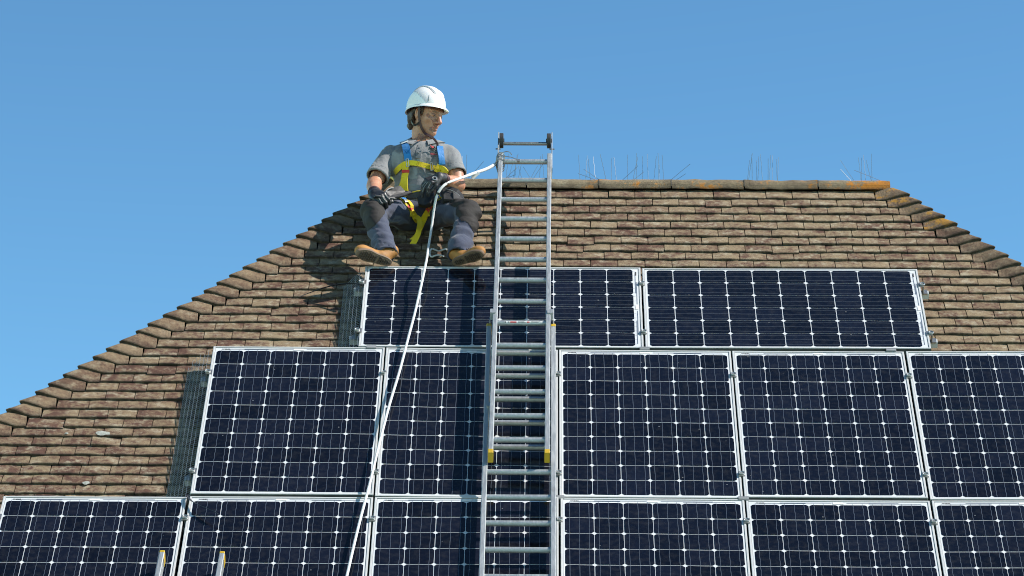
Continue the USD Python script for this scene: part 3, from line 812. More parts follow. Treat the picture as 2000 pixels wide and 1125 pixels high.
# ------------------------------------------------------------------ bird spikes on the ridge
RZ = apex[2] + .019
def yat(x, y):                                       # the point on the ridge's centre plane seen at the pixel
    d = ray(x, y); l = (apex[1] - CAM[1]) / d[1]
    return CAM + l * d
SPK = {
 'pair of bird spikes on the ridge just right of the seated man': [(906, 350, 903, 303), (911, 349, 912, 305), (912, 348, 945, 318)],
 'cluster of bird spikes behind the top of the ladder': [(988, 348, 993, 302), (985, 349, 1010, 328), (992, 350, 1003, 314), (1012, 350, 1018, 321), (1020, 350, 1012, 322), (1005, 350, 1010, 303), (1035, 350, 1050, 322), (1040, 350, 1062, 318), (1038, 350, 1022, 324), (1054, 350, 1056, 308), (1063, 350, 1059, 302), (1002, 350, 1012, 300), (980, 350, 1007, 340)],
 'bird spikes nearest the right of the ladder, some bent low': [(1133, 350, 1130, 305), (1144, 350, 1147, 302), (1153, 350, 1149, 311), (1163, 350, 1159, 303), (1172, 349, 1140, 329), (1165, 349, 1129, 339), (1184, 350, 1172, 304)],
 'sparse bird spikes left of the centre of the ridge, spread wide': [(1195, 350, 1194, 306), (1204, 350, 1199, 305), (1226, 350, 1226, 300), (1215, 350, 1246, 325), (1236, 350, 1246, 304), (1244, 350, 1243, 302), (1236, 349, 1258, 333)],
 'close set of bird spikes above the orange flecked ridge tile': [(1255, 350, 1255, 303), (1266, 350, 1265, 300), (1277, 350, 1282, 304), (1287, 350, 1285, 301), (1287, 350, 1288, 321), (1296, 350, 1293, 303)],
 'two bird spikes lying almost flat beyond the close set': [(1309, 349, 1348, 321), (1318, 349, 1339, 341)],
 'bunch of upright bird spikes on the right half of the ridge': [(1460, 350, 1464, 312), (1462, 350, 1469, 302), (1469, 350, 1468, 305), (1478, 350, 1478, 312), (1480, 350, 1482, 305), (1489, 350, 1485, 303), (1500, 350, 1500, 311), (1502, 350, 1505, 306), (1509, 350, 1509, 302), (1518, 350, 1516, 311), (1519, 350, 1520, 307)],
 'bird spikes over the orange lichened right end of the ridge': [(1663, 348, 1641, 332), (1669, 348, 1642, 310), (1682, 348, 1676, 310), (1683, 348, 1683, 305), (1691, 348, 1687, 300), (1702, 347, 1692, 311), (1703, 347, 1702, 303), (1724, 347, 1668, 333)],
}
rs = np.random.default_rng(5)
for lb, L in SPK.items():
    P0 = [yat(a, b) for a, b, _, _ in L]
    xs = [q[0] for q in P0]
    c = np.array([np.mean(xs), apex[1], RZ])
    t = thing('bird_spikes', lb, 'bird spikes', c, None, 'bird spikes on the ridge')
    part(t, 'base_strip', beam([min(xs) - .02, apex[1] + .022, RZ - .002], [max(xs) + .02, apex[1] + .022, RZ - .002], [0, 1, 0], .022, .003, .0006), MT_DKGREY)
    for (a, b, c2, d) in L:
        y = rs.uniform(-.03, .03)
        q0 = yat(a, b); q0 = np.array([q0[0], apex[1], RZ]); q1 = yat(c2, d) + np.array([0, y, 0])
        part(t, 'spike', tube([q0, (q0 + q1) / 2 + rs.normal(0, .0006, 3), q1], .0012, 6), MT_SPIKE, smooth=40)

# ------------------------------------------------------------------ the person: smooth solids, turned into meshes
def surface(fn, lo, hi, res):
    """Surface nets of fn < 0 in the box."""
    lo, hi = np.asarray(lo, float), np.asarray(hi, float)
    n = np.ceil((hi - lo) / res).astype(int) + 1
    ax = [lo[i] + res * np.arange(n[i]) for i in range(3)]
    gpt = np.stack(np.meshgrid(*ax, indexing='ij'), -1).reshape(-1, 3)
    d = np.concatenate([fn(gpt[i:i + 400000]) for i in range(0, len(gpt), 400000)]).reshape(n)
    s = d < 0
    cells = tuple(m - 1 for m in n)
    acc = np.zeros(cells + (3,)); cnt = np.zeros(cells)
    corner = lambda i, j, k: (slice(i, cells[0] + i), slice(j, cells[1] + j), slice(k, cells[2] + k))
    for a in range(3):
        for p in (0, 1):
            for q in (0, 1):
                o = [0, 0, 0]; b, c = [x for x in range(3) if x != a]; o[b], o[c] = p, q
                e = list(o); e[a] = 1
                d0, d1 = d[corner(*o)], d[corner(*e)]
                x = (d0 < 0) != (d1 < 0)
                t = np.where(x, d0 / np.where(x, d0 - d1, 1), 0)
                for w in range(3):
                    acc[..., w] += np.where(x, (t if w == a else o[w]), 0)
                cnt += x
    on = cnt > 0
    idx = -np.ones(cells, int); idx[on] = np.arange(on.sum())
    base = np.argwhere(on)
    v = lo + res * (base + acc[on] / cnt[on][:, None])
    fs = []
    for a in range(3):
        b, c = (a + 1) % 3, (a + 2) % 3
        sl0, sl1 = [slice(None)] * 3, [slice(None)] * 3
        sl0[a], sl1[a] = slice(0, -1), slice(1, None)
        x = s[tuple(sl0)] != s[tuple(sl1)]
        flip = s[tuple(sl0)]
        pts = np.argwhere(x)
        ok = (pts[:, b] > 0) & (pts[:, c] > 0) & (pts[:, b] < n[b] - 1) & (pts[:, c] < n[c] - 1)
        pts = pts[ok]
        fl = flip[tuple(pts.T)]
        def g(db, dc):
            q = pts.copy(); q[:, b] -= db; q[:, c] -= dc
            return idx[tuple(q.T)]
        quad = np.stack([g(1, 1), g(0, 1), g(0, 0), g(1, 0)], 1)
        quad[~fl] = quad[~fl][:, ::-1]
        fs.append(quad)
    f = np.vstack(fs)
    f = f[(f >= 0).all(1)]
    return v, np.vstack([f[:, [0, 1, 2]], f[:, [0, 2, 3]]])


def smin(a, b, k):
    h = np.clip(.5 + .5 * (b - a) / k, 0, 1)
    return b * (1 - h) + a * h - k * h * (1 - h)


def smax(a, b, k): return -smin(-a, -b, k)


def seg(p, a, b, ra, rb=None):
    rb = ra if rb is None else rb
    a, b = np.asarray(a, float), np.asarray(b, float); ba = b - a
    t = np.clip(((p - a) @ ba) / (ba @ ba + 1e-12), 0, 1)
    return np.linalg.norm(p - a - t[:, None] * ba, axis=1) - (ra + (rb - ra) * t)


def ell(p, c, r, R=None):
    q = p - np.asarray(c, float)
    if R is not None: q = q @ np.asarray(R).T
    r = np.asarray(r, float)
    k0 = np.linalg.norm(q / r, axis=1); k1 = np.linalg.norm(q / r ** 2, axis=1)
    return k0 * (k0 - 1) / np.maximum(k1, 1e-9)


def flatseg(p, a, b, ra, rb, yk):
    """seg with its depth (y) scaled by yk."""
    s = np.array([1, 1 / yk, 1.0])
    return seg(p * s, np.asarray(a) * s, np.asarray(b) * s, ra, rb) * yk


S0 = pl(-.87, 1.80, HT)                              # the seat of the person on the tiles
def P(x, y, Y):
    d = ray(x, y); l = (S0[1] + Y - CAM[1]) / d[1]
    return CAM + l * d - S0


def unit(a): a = np.asarray(a, float); return a / np.linalg.norm(a)


person = thing('person', 'person in white helmet, grey shirt and yellow harness sitting on the roof ridge', 'person', S0)
def pp(parent, name, mesh, m, smooth=True, **k):
    v, f = arr(mesh)
    return part(parent, name, (v + S0, f), m, smooth=smooth, **k)


# joints, from the seat
HIPR, HIPL = P(793, 421, 0.0), P(847, 421, 0.0)
KNR, ANR = P(727, 410, -.36), P(756, 496, -.575)
KNL, ANL = P(915, 412, -.36), P(894, 498, -.575)
PEL = (HIPR + HIPL) / 2 + np.array([0, .03, .02])
NECK = P(823, 280, .02)
SHR, SHL = P(760, 304, .02), P(880, 303, .0)
ELR, WRR = P(731, 358, -.10), P(731, 379, -.33)
ELL, WRL = P(895, 362, -.08), P(859, 347, -.28)
CHR, CHL = P(786, 317, .0), P(856, 317, .0)
WA = P(820, 372, .02)

# head frame: forward, left, up
yaw, tilt = math.radians(51), math.radians(20)
HF = unit([math.sin(yaw) * math.cos(tilt), -math.cos(yaw) * math.cos(tilt), -math.sin(tilt)])
HLx = unit(np.cross([0, 0, 1], HF)); HLx = unit(HLx + np.array([0, 0, .05])); HU_ = np.cross(HF, HLx)
HR = np.stack([HF, HLx, HU_])                        # rows: world to head
HS = 1.06
HC = P(835, 224, .0)                                 # between the ears, at eye level
def hw(q): return HC + HS * (np.asarray(q, float) @ HR)


def head_d(w):
    p = ((w - HC) @ HR.T) / HS
    ab = p.copy(); ab[:, 1] = np.abs(ab[:, 1])
    d = ell(p, (-.012, 0, .030), (.097, .076, .088))
    d = smin(d, ell(p, (.030, 0, -.040), (.060, .056, .070)), .025)
    d = smin(d, seg(ab, (.004, .050, -.055), (.058, .018, -.100), .021, .016), .03)
    d = smin(d, ell(p, (.070, 0, -.103), (.021, .024, .018)), .02)
    d = smin(d, ell(ab, (.050, .040, -.028), (.030, .022, .022)), .02)
    d = smin(d, seg(ab, (.082, .008, .021), (.066, .045, .024), .0125, .010), .014)
    d = smax(d, -ell(ab, (.0985, .031, .002), (.0165, .018, .0125)), .012)
    d = smin(d, ell(ab, (.070, .031, .001), (.0145, .016, .0125)), .004)
    d = smin(d, seg(p, (.084, 0, .014), (.113, 0, -.034), .0085, .0125), .012)
    d = smin(d, ell(ab, (.096, .012, -.040), (.012, .0085, .008)), .007)
    d = smin(d, ell(p, (.088, 0, -.066), (.011, .024, .0055)), .006)
    d = smin(d, ell(p, (.086, 0, -.079), (.011, .021, .0060)), .006)
    d = smax(d, -seg(ab, (.100, 0, -.0725), (.086, .024, -.074), .0022), .004)
    e = ell(ab, (-.008, .079, -.012), (.017, .009, .033), Rot.from_euler('xy', [18, -12], degrees=True).as_matrix())
    e = smax(e, -ell(ab, (-.003, .088, -.010), (.009, .007, .019)), .006)
    d = smin(d, e, .008)
    return d * HS


def body_d(w):
    d = head_d(w)
    n0 = hw((-.030, 0, -.075))
    d = smin(d, seg(w, n0, NECK + [0, .02, -.02], .056, .062), .03)
    d = smin(d, seg(w, NECK + [0, .02, -.03], SHR + [.04, 0, 0], .05, .05), .03)
    d = smin(d, seg(w, NECK + [0, .02, -.03], SHL - [.04, 0, 0], .05, .05), .03)
    d = smin(d, flatseg(w, CHR + [.02, 0, 0], CHL - [.02, 0, 0], .10, .10, .8), .05)
    d = smin(d, flatseg(w, (CHR + CHL) / 2, PEL, .125, .115, .75), .05)
    for sh, el, wr in ((SHR, ELR, WRR), (SHL, ELL, WRL)):
        d = smin(d, seg(w, sh, el, .052, .040), .025)
        d = smin(d, ell(w, sh * .35 + el * .65, (.044, .044, .06)), .03)
        a = el * .72 + wr * .28; dr_ = unit(wr - el)
        d = smin(d, seg(w, el, a, .040, .044), .02)
        d = smin(d, seg(w, a, wr - dr_ * .012, .044, .028), .02)
        dr = unit(wr - el)
        d = smin(d, seg(w, wr, wr + dr * .02, .025, .016), .01)
    for hp, kn, an in ((HIPR, KNR, ANR), (HIPL, KNL, ANL)):
        d = smin(d, seg(w, hp, kn, .078, .052), .03)
        d = smin(d, seg(w, kn, an, .052, .036), .02)
        d = smin(d, seg(w, an, an + [0, -.005, -.015], .030, .026), .02)
    return d


bv, bf = surface(body_d, np.minimum.reduce([ANR, ELR, WRR, KNR]) - [.12, .12, .16], np.array([KNL[0] + .12, .30, hw((0, 0, .13))[2] + .04]), .0095)
hv, hf = None, None
# the head again, finer: vertices of the body's head are replaced by projecting on to the solid
def project(v, fn, steps=3, e=1e-3):
    for _ in range(steps):
        d = fn(v)
        gr = np.stack([(fn(v + e * np.eye(3)[i]) - fn(v - e * np.eye(3)[i])) / (2 * e) for i in range(3)], 1)
        gr /= np.linalg.norm(gr, axis=1, keepdims=True) + 1e-9
        v = v - gr * np.clip(d, -.01, .01)[:, None]
    return v


tm = trimesh.Trimesh(bv, bf, process=False)
for _ in range(2):                                   # refine the head
    c = tm.triangles_center
    q = ((c - HC) @ HR.T) / HS
    sel = np.where((q[:, 2] < .06) & (q[:, 2] > -.135) & (q[:, 0] > -.06) & (np.abs(q[:, 1]) < .11))[0]
    v2, f2 = trimesh.remesh.subdivide(tm.vertices, tm.faces, sel)
    tm = trimesh.Trimesh(v2, f2, process=False); tm.merge_vertices()
bv = project(np.array(tm.vertices), body_d); bf = np.array(tm.faces)
q = ((bv - HC) @ HR.T) / HS
beard = np.clip((-.052 - q[:, 2]) / .025, 0, 1) * np.clip((q[:, 0] - .0) / .03, 0, 1) * (q[:, 2] > -.125) * .24
beard = np.maximum(beard, .12 * ((q[:, 2] < -.045) & (q[:, 2] > -.064) & (q[:, 0] > .07) & (np.abs(q[:, 1]) < .026)))
beard = np.maximum(beard, .45 * np.exp(-((q[:, 0] - .07) / .025) ** 2 - ((q[:, 2] + .105) / .016) ** 2))
brow = (np.abs(q[:, 2] - (.020 + .10 * (np.abs(q[:, 1]) - .030) * (np.abs(q[:, 1]) < .03))) < .0044) & (np.abs(q[:, 1]) > .012) & (np.abs(q[:, 1]) < .047) & (q[:, 0] > .055)
beard = np.where(brow, .8, beard)
lash = (np.abs(q[:, 2] - .008) < .003) & (np.abs(q[:, 1]) > .017) & (np.abs(q[:, 1]) < .046) & (q[:, 0] > .06)
beard = np.where(lash, .5, beard)
blush = np.exp(-((q[:, 0] - .108) / .02) ** 2 - (q[:, 1] / .02) ** 2 - ((q[:, 2] + .035) / .02) ** 2) * .4
lips = (np.abs(q[:, 2] + .0725) < .0085) & (np.abs(q[:, 1]) < .023) & (q[:, 0] > .07)
blush = np.where(lips, .6, blush)
skin = pp(person, 'body', (bv, bf), MT_SKIN, prim={'beard': beard, 'blush': blush})
for s in (-1, 1):
    ey = pp(person, 'eye', (np.array(trimesh.creation.icosphere(2, .0118 * HS).vertices) + hw((.0712, s * .031, .0003)), trimesh.creation.icosphere(2, .0118 * HS).faces), MT_EYE)
    pp(ey, 'iris', (np.array(trimesh.creation.icosphere(2, .0068 * HS).vertices) + hw((.0785, s * .0295, -.0012)), trimesh.creation.icosphere(2, .0068 * HS).faces), MT_IRIS)

# hair: under the helmet at the back, over the nape, in front of the ear
def hair_d(w):
    p = ((w - HC) @ HR.T) / HS
    ab = p.copy(); ab[:, 1] = np.abs(ab[:, 1])
    d = ell(p, (-.022, 0, .024), (.100, .083, .098))
    d = smin(d, ell(p, (-.068, 0, -.040), (.046, .066, .060)), .03)
    d = smin(d, seg(ab, (-.050, .060, -.030), (-.062, .046, -.085), .028, .022), .02)
    d = smin(d, seg(ab, (.018, .070, .035), (.017, .067, -.010), .012, .007), .01)
    nz = meshkit.noise(p * [60, 60, 32], 3) - .5
    d = d - .020 * nz * np.clip((-p[:, 2] + .02) / .05, 0, 1)
    d = smax(d, -(head_d(w) / HS + .0), .004)
    d = np.maximum(d, p[:, 2] - .075)
    d = np.maximum(d, (p[:, 0] - .030))
    d = np.maximum(d, np.minimum(-(-.012 - p[:, 0]), -(p[:, 2] + .012) + .0) * 1.0)
    d = np.maximum(d, np.where((p[:, 0] > -.030) & (p[:, 0] < .008) & (p[:, 2] < .020), .01, -1))
    return d * HS
lo_, hi_ = hw((0, 0, -.02)) - .19, hw((0, 0, -.02)) + .19
pp(person, 'hair', surface(hair_d, lo_, hi_, .0052), MT_HAIR)

# helmet: a shell with a short peak, deeper at the back, grooves along the crown
tilt_h = math.radians(7.5)
GF = unit([math.sin(yaw) * math.cos(tilt_h), -math.cos(yaw) * math.cos(tilt_h), -math.sin(tilt_h)])
GL = unit(unit(np.cross([0, 0, 1], GF)) + np.array([0, 0, .03])); GR = np.stack([GF, GL, np.cross(GF, GL)])
def gw(q): return HC + HS * (np.asarray(q, float) @ GR)
def helmet_pt(phi, t, inner=0.0):
    """phi: azimuth from the front; t: 0 rim, 1 crown."""
    c, s = math.cos(phi), math.sin(phi)
    rx = (.120 if c > 0 else .127) - inner; ry = .106 - inner; rz = .128 - inner
    z0 = .031 + .004 * c - (.012 * max(0, -c) ** 1.3)
    th = t * math.pi / 2
    rad = math.cos(th) ** .86
    bul = 1 + .03 * math.sin(min(1, t * 1.6) * math.pi) 
    z = z0 + (rz + .046 - z0) * math.sin(th) ** 1.02
    return np.array([-.016 + rx * c * rad * bul, ry * s * rad * bul, z])
nph, nt = 56, 16
def shell(inner, sgn):
    v = [gw(helmet_pt(2 * math.pi * i / nph, j / nt, inner)) for j in range(nt + 1) for i in range(nph)]
    f = []
    for j in range(nt):
        for i in range(nph):
            a, b = j * nph + i, j * nph + (i + 1) % nph
            f += [(a, b, b + nph), (a, b + nph, a + nph)] if sgn > 0 else [(a, b + nph, b), (a, a + nph, b + nph)]
    return np.array(v), np.array(f)
hm = pp(person, 'helmet', cat_([shell(0, 1), shell(.004, -1)]), MT_HELMET, smooth=60)
rim = []
for i in range(nph + 1):                             # brim: a flange that widens into the peak
    ph = 2 * math.pi * i / nph
    b = helmet_pt(ph, 0); c = math.cos(ph)
    w_ = .0045 + .024 * max(0, c) ** 1.7
    o = np.array([math.cos(ph), math.sin(ph) * .9, 0]); o /= np.linalg.norm(o)
    i0 = b - o * .004 + np.array([0, 0, .012]); i1 = b + o * w_ * .5 + np.array([0, 0, .002]); e = b + o * w_ + np.array([0, 0, -.006 - .006 * max(0, c) ** 2]); u_ = b - o * .004 + np.array([0, 0, -.006])
    rim += [gw(i0), gw(i1), gw(e), gw(e - np.array([0, 0, .004])), gw(u_)]
f = []
for i in range(nph):
    for q_ in range(5):
        r_ = (q_ + 1) % 5
        a, b, c, d = i * 5 + q_, i * 5 + r_, (i + 1) * 5 + r_, (i + 1) * 5 + q_
        f += [(a, d, c), (a, c, b)]
pp(hm, 'brim', (np.array(rim), np.array(f)), MT_HELMET, smooth=50)
def on_shell(x, y, lift=.001):
    """A point of the shell over (forward, left) in the head's frame."""
    lo2, hi2 = 0.0, 1.0
    ph = math.atan2(y / .104, (x + .016) / .130)
    r = math.hypot(x + .016, y)
    for _ in range(30):
        m_ = (lo2 + hi2) / 2; q_ = helmet_pt(ph, m_)
        if math.hypot(q_[0] + .016, q_[1]) > r: lo2 = m_
        else: hi2 = m_
    q_ = helmet_pt(ph, lo2)
    n_ = unit(np.array([q_[0] / .0165, q_[1] / .011, (q_[2] - .04) / .0145]))
    return gw(q_ + n_ * lift)
for s in (-1, 1):
    pp(hm, 'groove', tube([on_shell(x, s * (.040 + .012 * (1 - ((x + .02) / .1) ** 2)), .0) for x in np.linspace(-.095, .080, 22)], .0026, 6), MT_GROOVE)
    pp(hm, 'groove', tube([gw(helmet_pt(s * .80, t) * np.array([1.004, 1.004, 1])) for t in np.linspace(.12, .30, 8)], np.linspace(.0026, .0008, 8), 6), MT_GROOVE)
    pp(hm, 'crest_ridge', tube([on_shell(x, s * (.030 + .012 * (1 - ((x + .02) / .1) ** 2)), -.003) for x in np.linspace(-.105, .085, 22)], .0075, 8), MT_HELMET)
# chin strap with its dangling end
cs = [hw(a) for a in ((-.004, -.090, .045), (.012, -.083, -.010), (.020, -.071, -.055), (.040, -.050, -.100), (.058, -.020, -.124), (.062, .010, -.127), (.050, .048, -.100), (.022, .070, -.055), (.012, .081, -.010), (-.004, .090, .045))]
pts = spline(cs, 40)
nr = pts - hw((.01, 0, -.03))
strap = pp(hm, 'chin_strap', ribbon(pts, nr, .015 * HS, .004), MT_STRAP, smooth=30)
cs2 = [hw(a) for a in ((-.055, -.070, .035), (-.052, -.074, -.040), (-.020, -.075, -.080), (.020, -.071, -.060))]
pts = spline(cs2, 14); pp(hm, 'nape_strap', ribbon(pts, pts - hw((-.01, 0, -.03)), .013 * HS, .004), MT_BPLAST, smooth=30)
p0 = hw((.060, -.012, -.127))
pts = spline([p0, P(847, 271, -.14), P(852, 277, -.13), P(855, 285, -.125)], 10)
pp(hm, 'strap_end', ribbon(pts, np.tile([0, -1.0, 0], (10, 1)), .014, .004), MT_STRAP, smooth=30)


# shirt
def wrinkle(w, fr, amp, seed=0):
    n_ = meshkit.noise(w * fr, seed); m_ = meshkit.noise(w * np.asarray(fr) * 2.1, seed + 5)
    return amp * ((1 - np.abs(2 * n_ - 1)) - .5 + .5 * ((1 - np.abs(2 * m_ - 1)) - .5))


SLR, SLL = SHR * .20 + ELR * .80, SHL * .34 + ELL * .66
def torso_d(w):
    d = flatseg(w, CHR + [.020, 0, -.008], CHL - [.020, 0, -.008], .114, .114, .94)
    d = smin(d, flatseg(w, (CHR + CHL) / 2 + [0, .01, -.02], WA, .155, .148, .78), .06)
    d = smin(d, flatseg(w, WA, PEL + [0, 0, .03], .150, .150, .80), .05)
    d = smin(d, seg(w, NECK + [0, .03, -.03], SHR + [.03, .01, .004], .055, .052), .04)
    d = smin(d, seg(w, NECK + [0, .03, -.03], SHL + [-.03, .01, .004], .055, .052), .04)
    return d
def shirt_d(w):
    bl_ = np.clip((w[:, 2] - .24) / .10, 0, 1); sw_ = w + .03 * np.stack([meshkit.noise(w * 5, 21), w[:, 1] * 0, meshkit.noise(w * 5, 22)], 1)
    wr_ = bl_ * wrinkle(sw_, [15, 8, 5], .013, 2) + (1 - bl_) * wrinkle(sw_, [5, 6, 20], .013, 12); cut = []
    d = torso_d(w) + wr_ * np.clip((NECK[2] - .02 - w[:, 2]) / .1, 0, 1)
    for sh, sl in ((SHR, SLR), (SHL, SLL)):
        dl = unit(sl - sh); t_ = (w - sl) @ dl
        s_ = seg(w, sh, sl + dl * .06, .061, .078) + wr_ * np.clip(-t_ / .09, .05, 1)
        d = smin(d, s_, .030)
        cut.append((sl, dl))
    for sl, dl in cut:
        t_ = (w - sl) @ dl; r_ = np.linalg.norm(w - sl - t_[:, None] * dl, axis=1)
        near = r_ < .115
        d = np.where(near & (t_ > -.03), smax(d, np.where(near, t_, -1), .004), d)
        d = np.where(near, smax(d, -np.maximum(r_ - .060, -t_ - .045), .004), d)
    d = smax(d, -seg(w, hw((-.02, 0, -.06)), NECK + [0, -.012, -.020], .060, .068), .01)
    d = np.maximum(d, PEL[2] + .035 - w[:, 2])
    return d
shirt = pp(person, 'shirt', surface(shirt_d, [ELR[0] - .14, -.26, PEL[2] - .02], [ELL[0] + .14, .28, NECK[2] + .10], .0075), MT_SHIRT)

# trousers
def trousers_d(w):
    cut = []
    d = ell(w, PEL + [0, .01, 0], (.178, .140, .125))
    for hp, kn, an in ((HIPR, KNR, ANR), (HIPL, KNL, ANL)):
        d = smin(d, seg(w, hp + [0, 0, .01], kn, .100, .077), .045)
        k2 = kn + (an - kn) * .06
        hem = an + (an - kn) * .02
        sh_ = seg(w, k2, an + (an - kn) * .25, .078, .072)
        d = smin(d, sh_, .022)
        cut.append((hem, unit(an - kn)))
    sw_ = w + .04 * np.stack([meshkit.noise(w * 5, 31), w[:, 1] * 0, meshkit.noise(w * 5, 32)], 1)
    wr_ = wrinkle(sw_, [8, 8, 12], .019, 9)
    d = d + wr_
    for sl, dl in cut:
        t_ = (w - sl) @ dl; r_ = np.linalg.norm(w - sl - t_[:, None] * dl, axis=1)
        near = r_ < .12
        d = np.where(near & (t_ > -.03), smax(d, np.where(near, t_, -1), .004), d)
        d = np.where(near, smax(d, -np.maximum(r_ - .052, -t_ - .05), .004), d)
    return d
tlo = np.minimum(ANR, KNR) - [.12, .14, .10]; thi = np.array([KNL[0] + .13, .20, PEL[2] + .14])
tv, tf = surface(trousers_d, tlo, thi, .0078)
trousers = pp(person, 'trousers', (tv, tf), MT_TROUSER)
# knee panels: the trousers' surface round each knee, set proud
for kn, hp, an in ((KNR, HIPR, ANR), (KNL, HIPL, ANL)):
    ct = tv[tf].mean(1)
    a = (ct - kn) @ unit(hp - kn); b = (ct - kn) @ unit(an - kn)
    fr = (ct - kn) @ unit(unit(kn - hp) + unit(kn - an))
    sel = (np.linalg.norm(ct - kn, axis=1) < .34) & (a < .20) & (b < .205 + .02 * np.sin(ct[:, 0] * 40)) & (fr > -.045 - .3 * np.minimum(np.maximum(a, b), .1) + .02)
    sel &= np.abs((ct - kn) @ [1, 0, 0]) < .16
    fs_ = tf[sel]; us_, inv_ = np.unique(fs_, return_inverse=True)
    mm_ = trimesh.Trimesh(tv, tf, process=False).vertex_normals
    pv_ = tv[us_] + mm_[us_] * .0025
    pp(trousers, 'knee_panel', (pv_, inv_.reshape(-1, 3)), MT_PATCH)


def cloth_d(w): return np.minimum(shirt_d(w), trousers_d(w))


def hit(x, y, fn=None, start=-.75):
    """Where the pixel's ray meets the clothes, and the normal there."""
    fn = fn or cloth_d
    d = unit(ray(x, y)); p = P(x, y, start)[None]
    for _ in range(70):
        s_ = fn(p)[0]
        if s_ < .0008: break
        p = p + d * min(.03, s_ * .7)
        if p[0, 1] > .5: return None, None
    e = .004
    n_ = np.array([(fn(p + e * np.eye(3)[i]) - fn(p - e * np.eye(3)[i]))[0] for i in range(3)])
    return p[0], unit(n_)


def webbing(parent, name, px, w, m, n=14, lift=.004, th=.004, fn=None, **k):
    s_ = np.r_[0, np.cumsum(np.linalg.norm(np.diff(np.array(px, float), axis=0), axis=1))]
    q_ = np.linspace(0, s_[-1], n)
    cx, cy = (np.interp(q_, s_, np.array(px, float)[:, i]) for i in (0, 1))
    if len(px) > 2:
        cs_ = CubicSpline(s_, np.array(px, float)); cx, cy = cs_(q_).T
    pts, nr = [], []
    for a, b in zip(cx, cy):
        h_, n_ = hit(a, b, fn)
        if h_ is not None: pts.append(h_ + n_ * lift); nr.append(n_)
    pts, nr = np.array(pts), np.array(nr)
    kern = np.array([1, 2, 1]) / 4
    for _ in range(5):
        if len(pts) > 4:
            pts[1:-1] = pts[:-2] * .25 + pts[1:-1] * .5 + pts[2:] * .25
            nr[1:-1] = nr[:-2] * .25 + nr[1:-1] * .5 + nr[2:] * .25
    ww = np.interp(np.linspace(0, 1, len(pts)), np.linspace(0, 1, np.size(w)), np.atleast_1d(w)) if np.size(w) > 1 else w
    return pp(parent, name, ribbon(pts, nr, ww, th), m, smooth=30, **k)


# collar, placket, badge
NB = NECK + np.array([.002, -.002, 0])
cv, cf = [], []
k_ = 26
for i in range(k_):
    a = math.radians(-90 + 20 + (360 - 40) * i / (k_ - 1))
    fr = math.cos((a + math.pi / 2))                 # 1 at the front
    o = np.array([math.cos(a), math.sin(a), 0])
    zt = .030 - .040 * fr
    top = NB + o * np.array([.073, .070, 0]) + np.array([0, 0, zt])
    bot = NB + o * np.array([.102, .106, 0]) + np.array([0, 0, zt - .036 - .020 * max(0, fr) ** 4])
    inn = NB + o * np.array([.068, .064, 0]) + np.array([0, 0, zt - .030])
    for _ in range(25):
        if shirt_d(bot[None])[0] > .007: break
        bot = bot + o * .004 + np.array([0, 0, .0006])
    mid_ = top * .5 + bot * .5
    for _ in range(25):
        if shirt_d(mid_[None])[0] > .008: break
        mid_ = mid_ + o * .003 + np.array([0, 0, .001])
    top = top + np.array([0, 0, .004])
    cv += [inn, top, mid_ + o * .003, bot, bot - o * .005]
for i in range(k_ - 1):
    for q_ in range(4):
        a, b = i * 5 + q_, i * 5 + q_ + 1
        cf += [(a, a + 5, b + 5), (a, b + 5, b)]
pp(shirt, 'collar', (np.array(cv), np.array(cf)), MT_SHIRT, smooth=60)
webbing(shirt, 'placket', [(822, 283), (819, 292), (817, 302), (817, 309)], .034, MT_SHIRT, 8, .0005, .004)
for x, y in ((820, 289), (818, 299)):
    h_, n_ = hit(x, y)
    pp(shirt, 'button', disc(h_ + n_ * .005, n_, .006, .003, 10), MT_GLOVEG)
h_, n_ = hit(845, 289)
bx = unit(np.cross([0, 0, 1], -n_)) * -1; by = np.cross(n_, bx)
bx = unit(np.array([1, 0, 0]) - n_ * n_[0]); by = np.cross(n_, bx)
bd = pp(shirt, 'badge', cat_([ring(h_ + n_ * .004 - by * .002, n_, .014, .0042, 20, 6, .9, 6.6), beam(h_ + n_ * .004 + bx * .006 - by * .010, h_ + n_ * .004 + bx * .021 - by * .017, by, .006, .003, .0005)]), MT_PRINT)
pp(bd, 'red_flame', cat_([disc(h_ + n_ * .003 - bx * .001 + by * .003, n_, .0085, .004, 12), disc(h_ + n_ * .003 - bx * .012 + by * .014, n_, .004, .003, 8)]), MT_RED)
for dy, m_, w_ in ((-.030, MT_PRINT, .034), (-.041, MT_RED, .040), (-.052, MT_PRINT, .030)):
    c_, cn = hit(846, 289 - dy * 300)
    rr_ = np.random.default_rng(int(-dy * 1e4)); ms_ = []; x_ = -w_ / 2
    while x_ < w_ / 2:
        g_ = rr_.uniform(.003, .006); ms_.append(boxm(c_ + cn * .003 + bx * (x_ + g_ / 2), (bx, by, cn), (g_ * .8, .0055, .002))); x_ += g_
    pp(bd, 'lettering', cat_(ms_), m_)

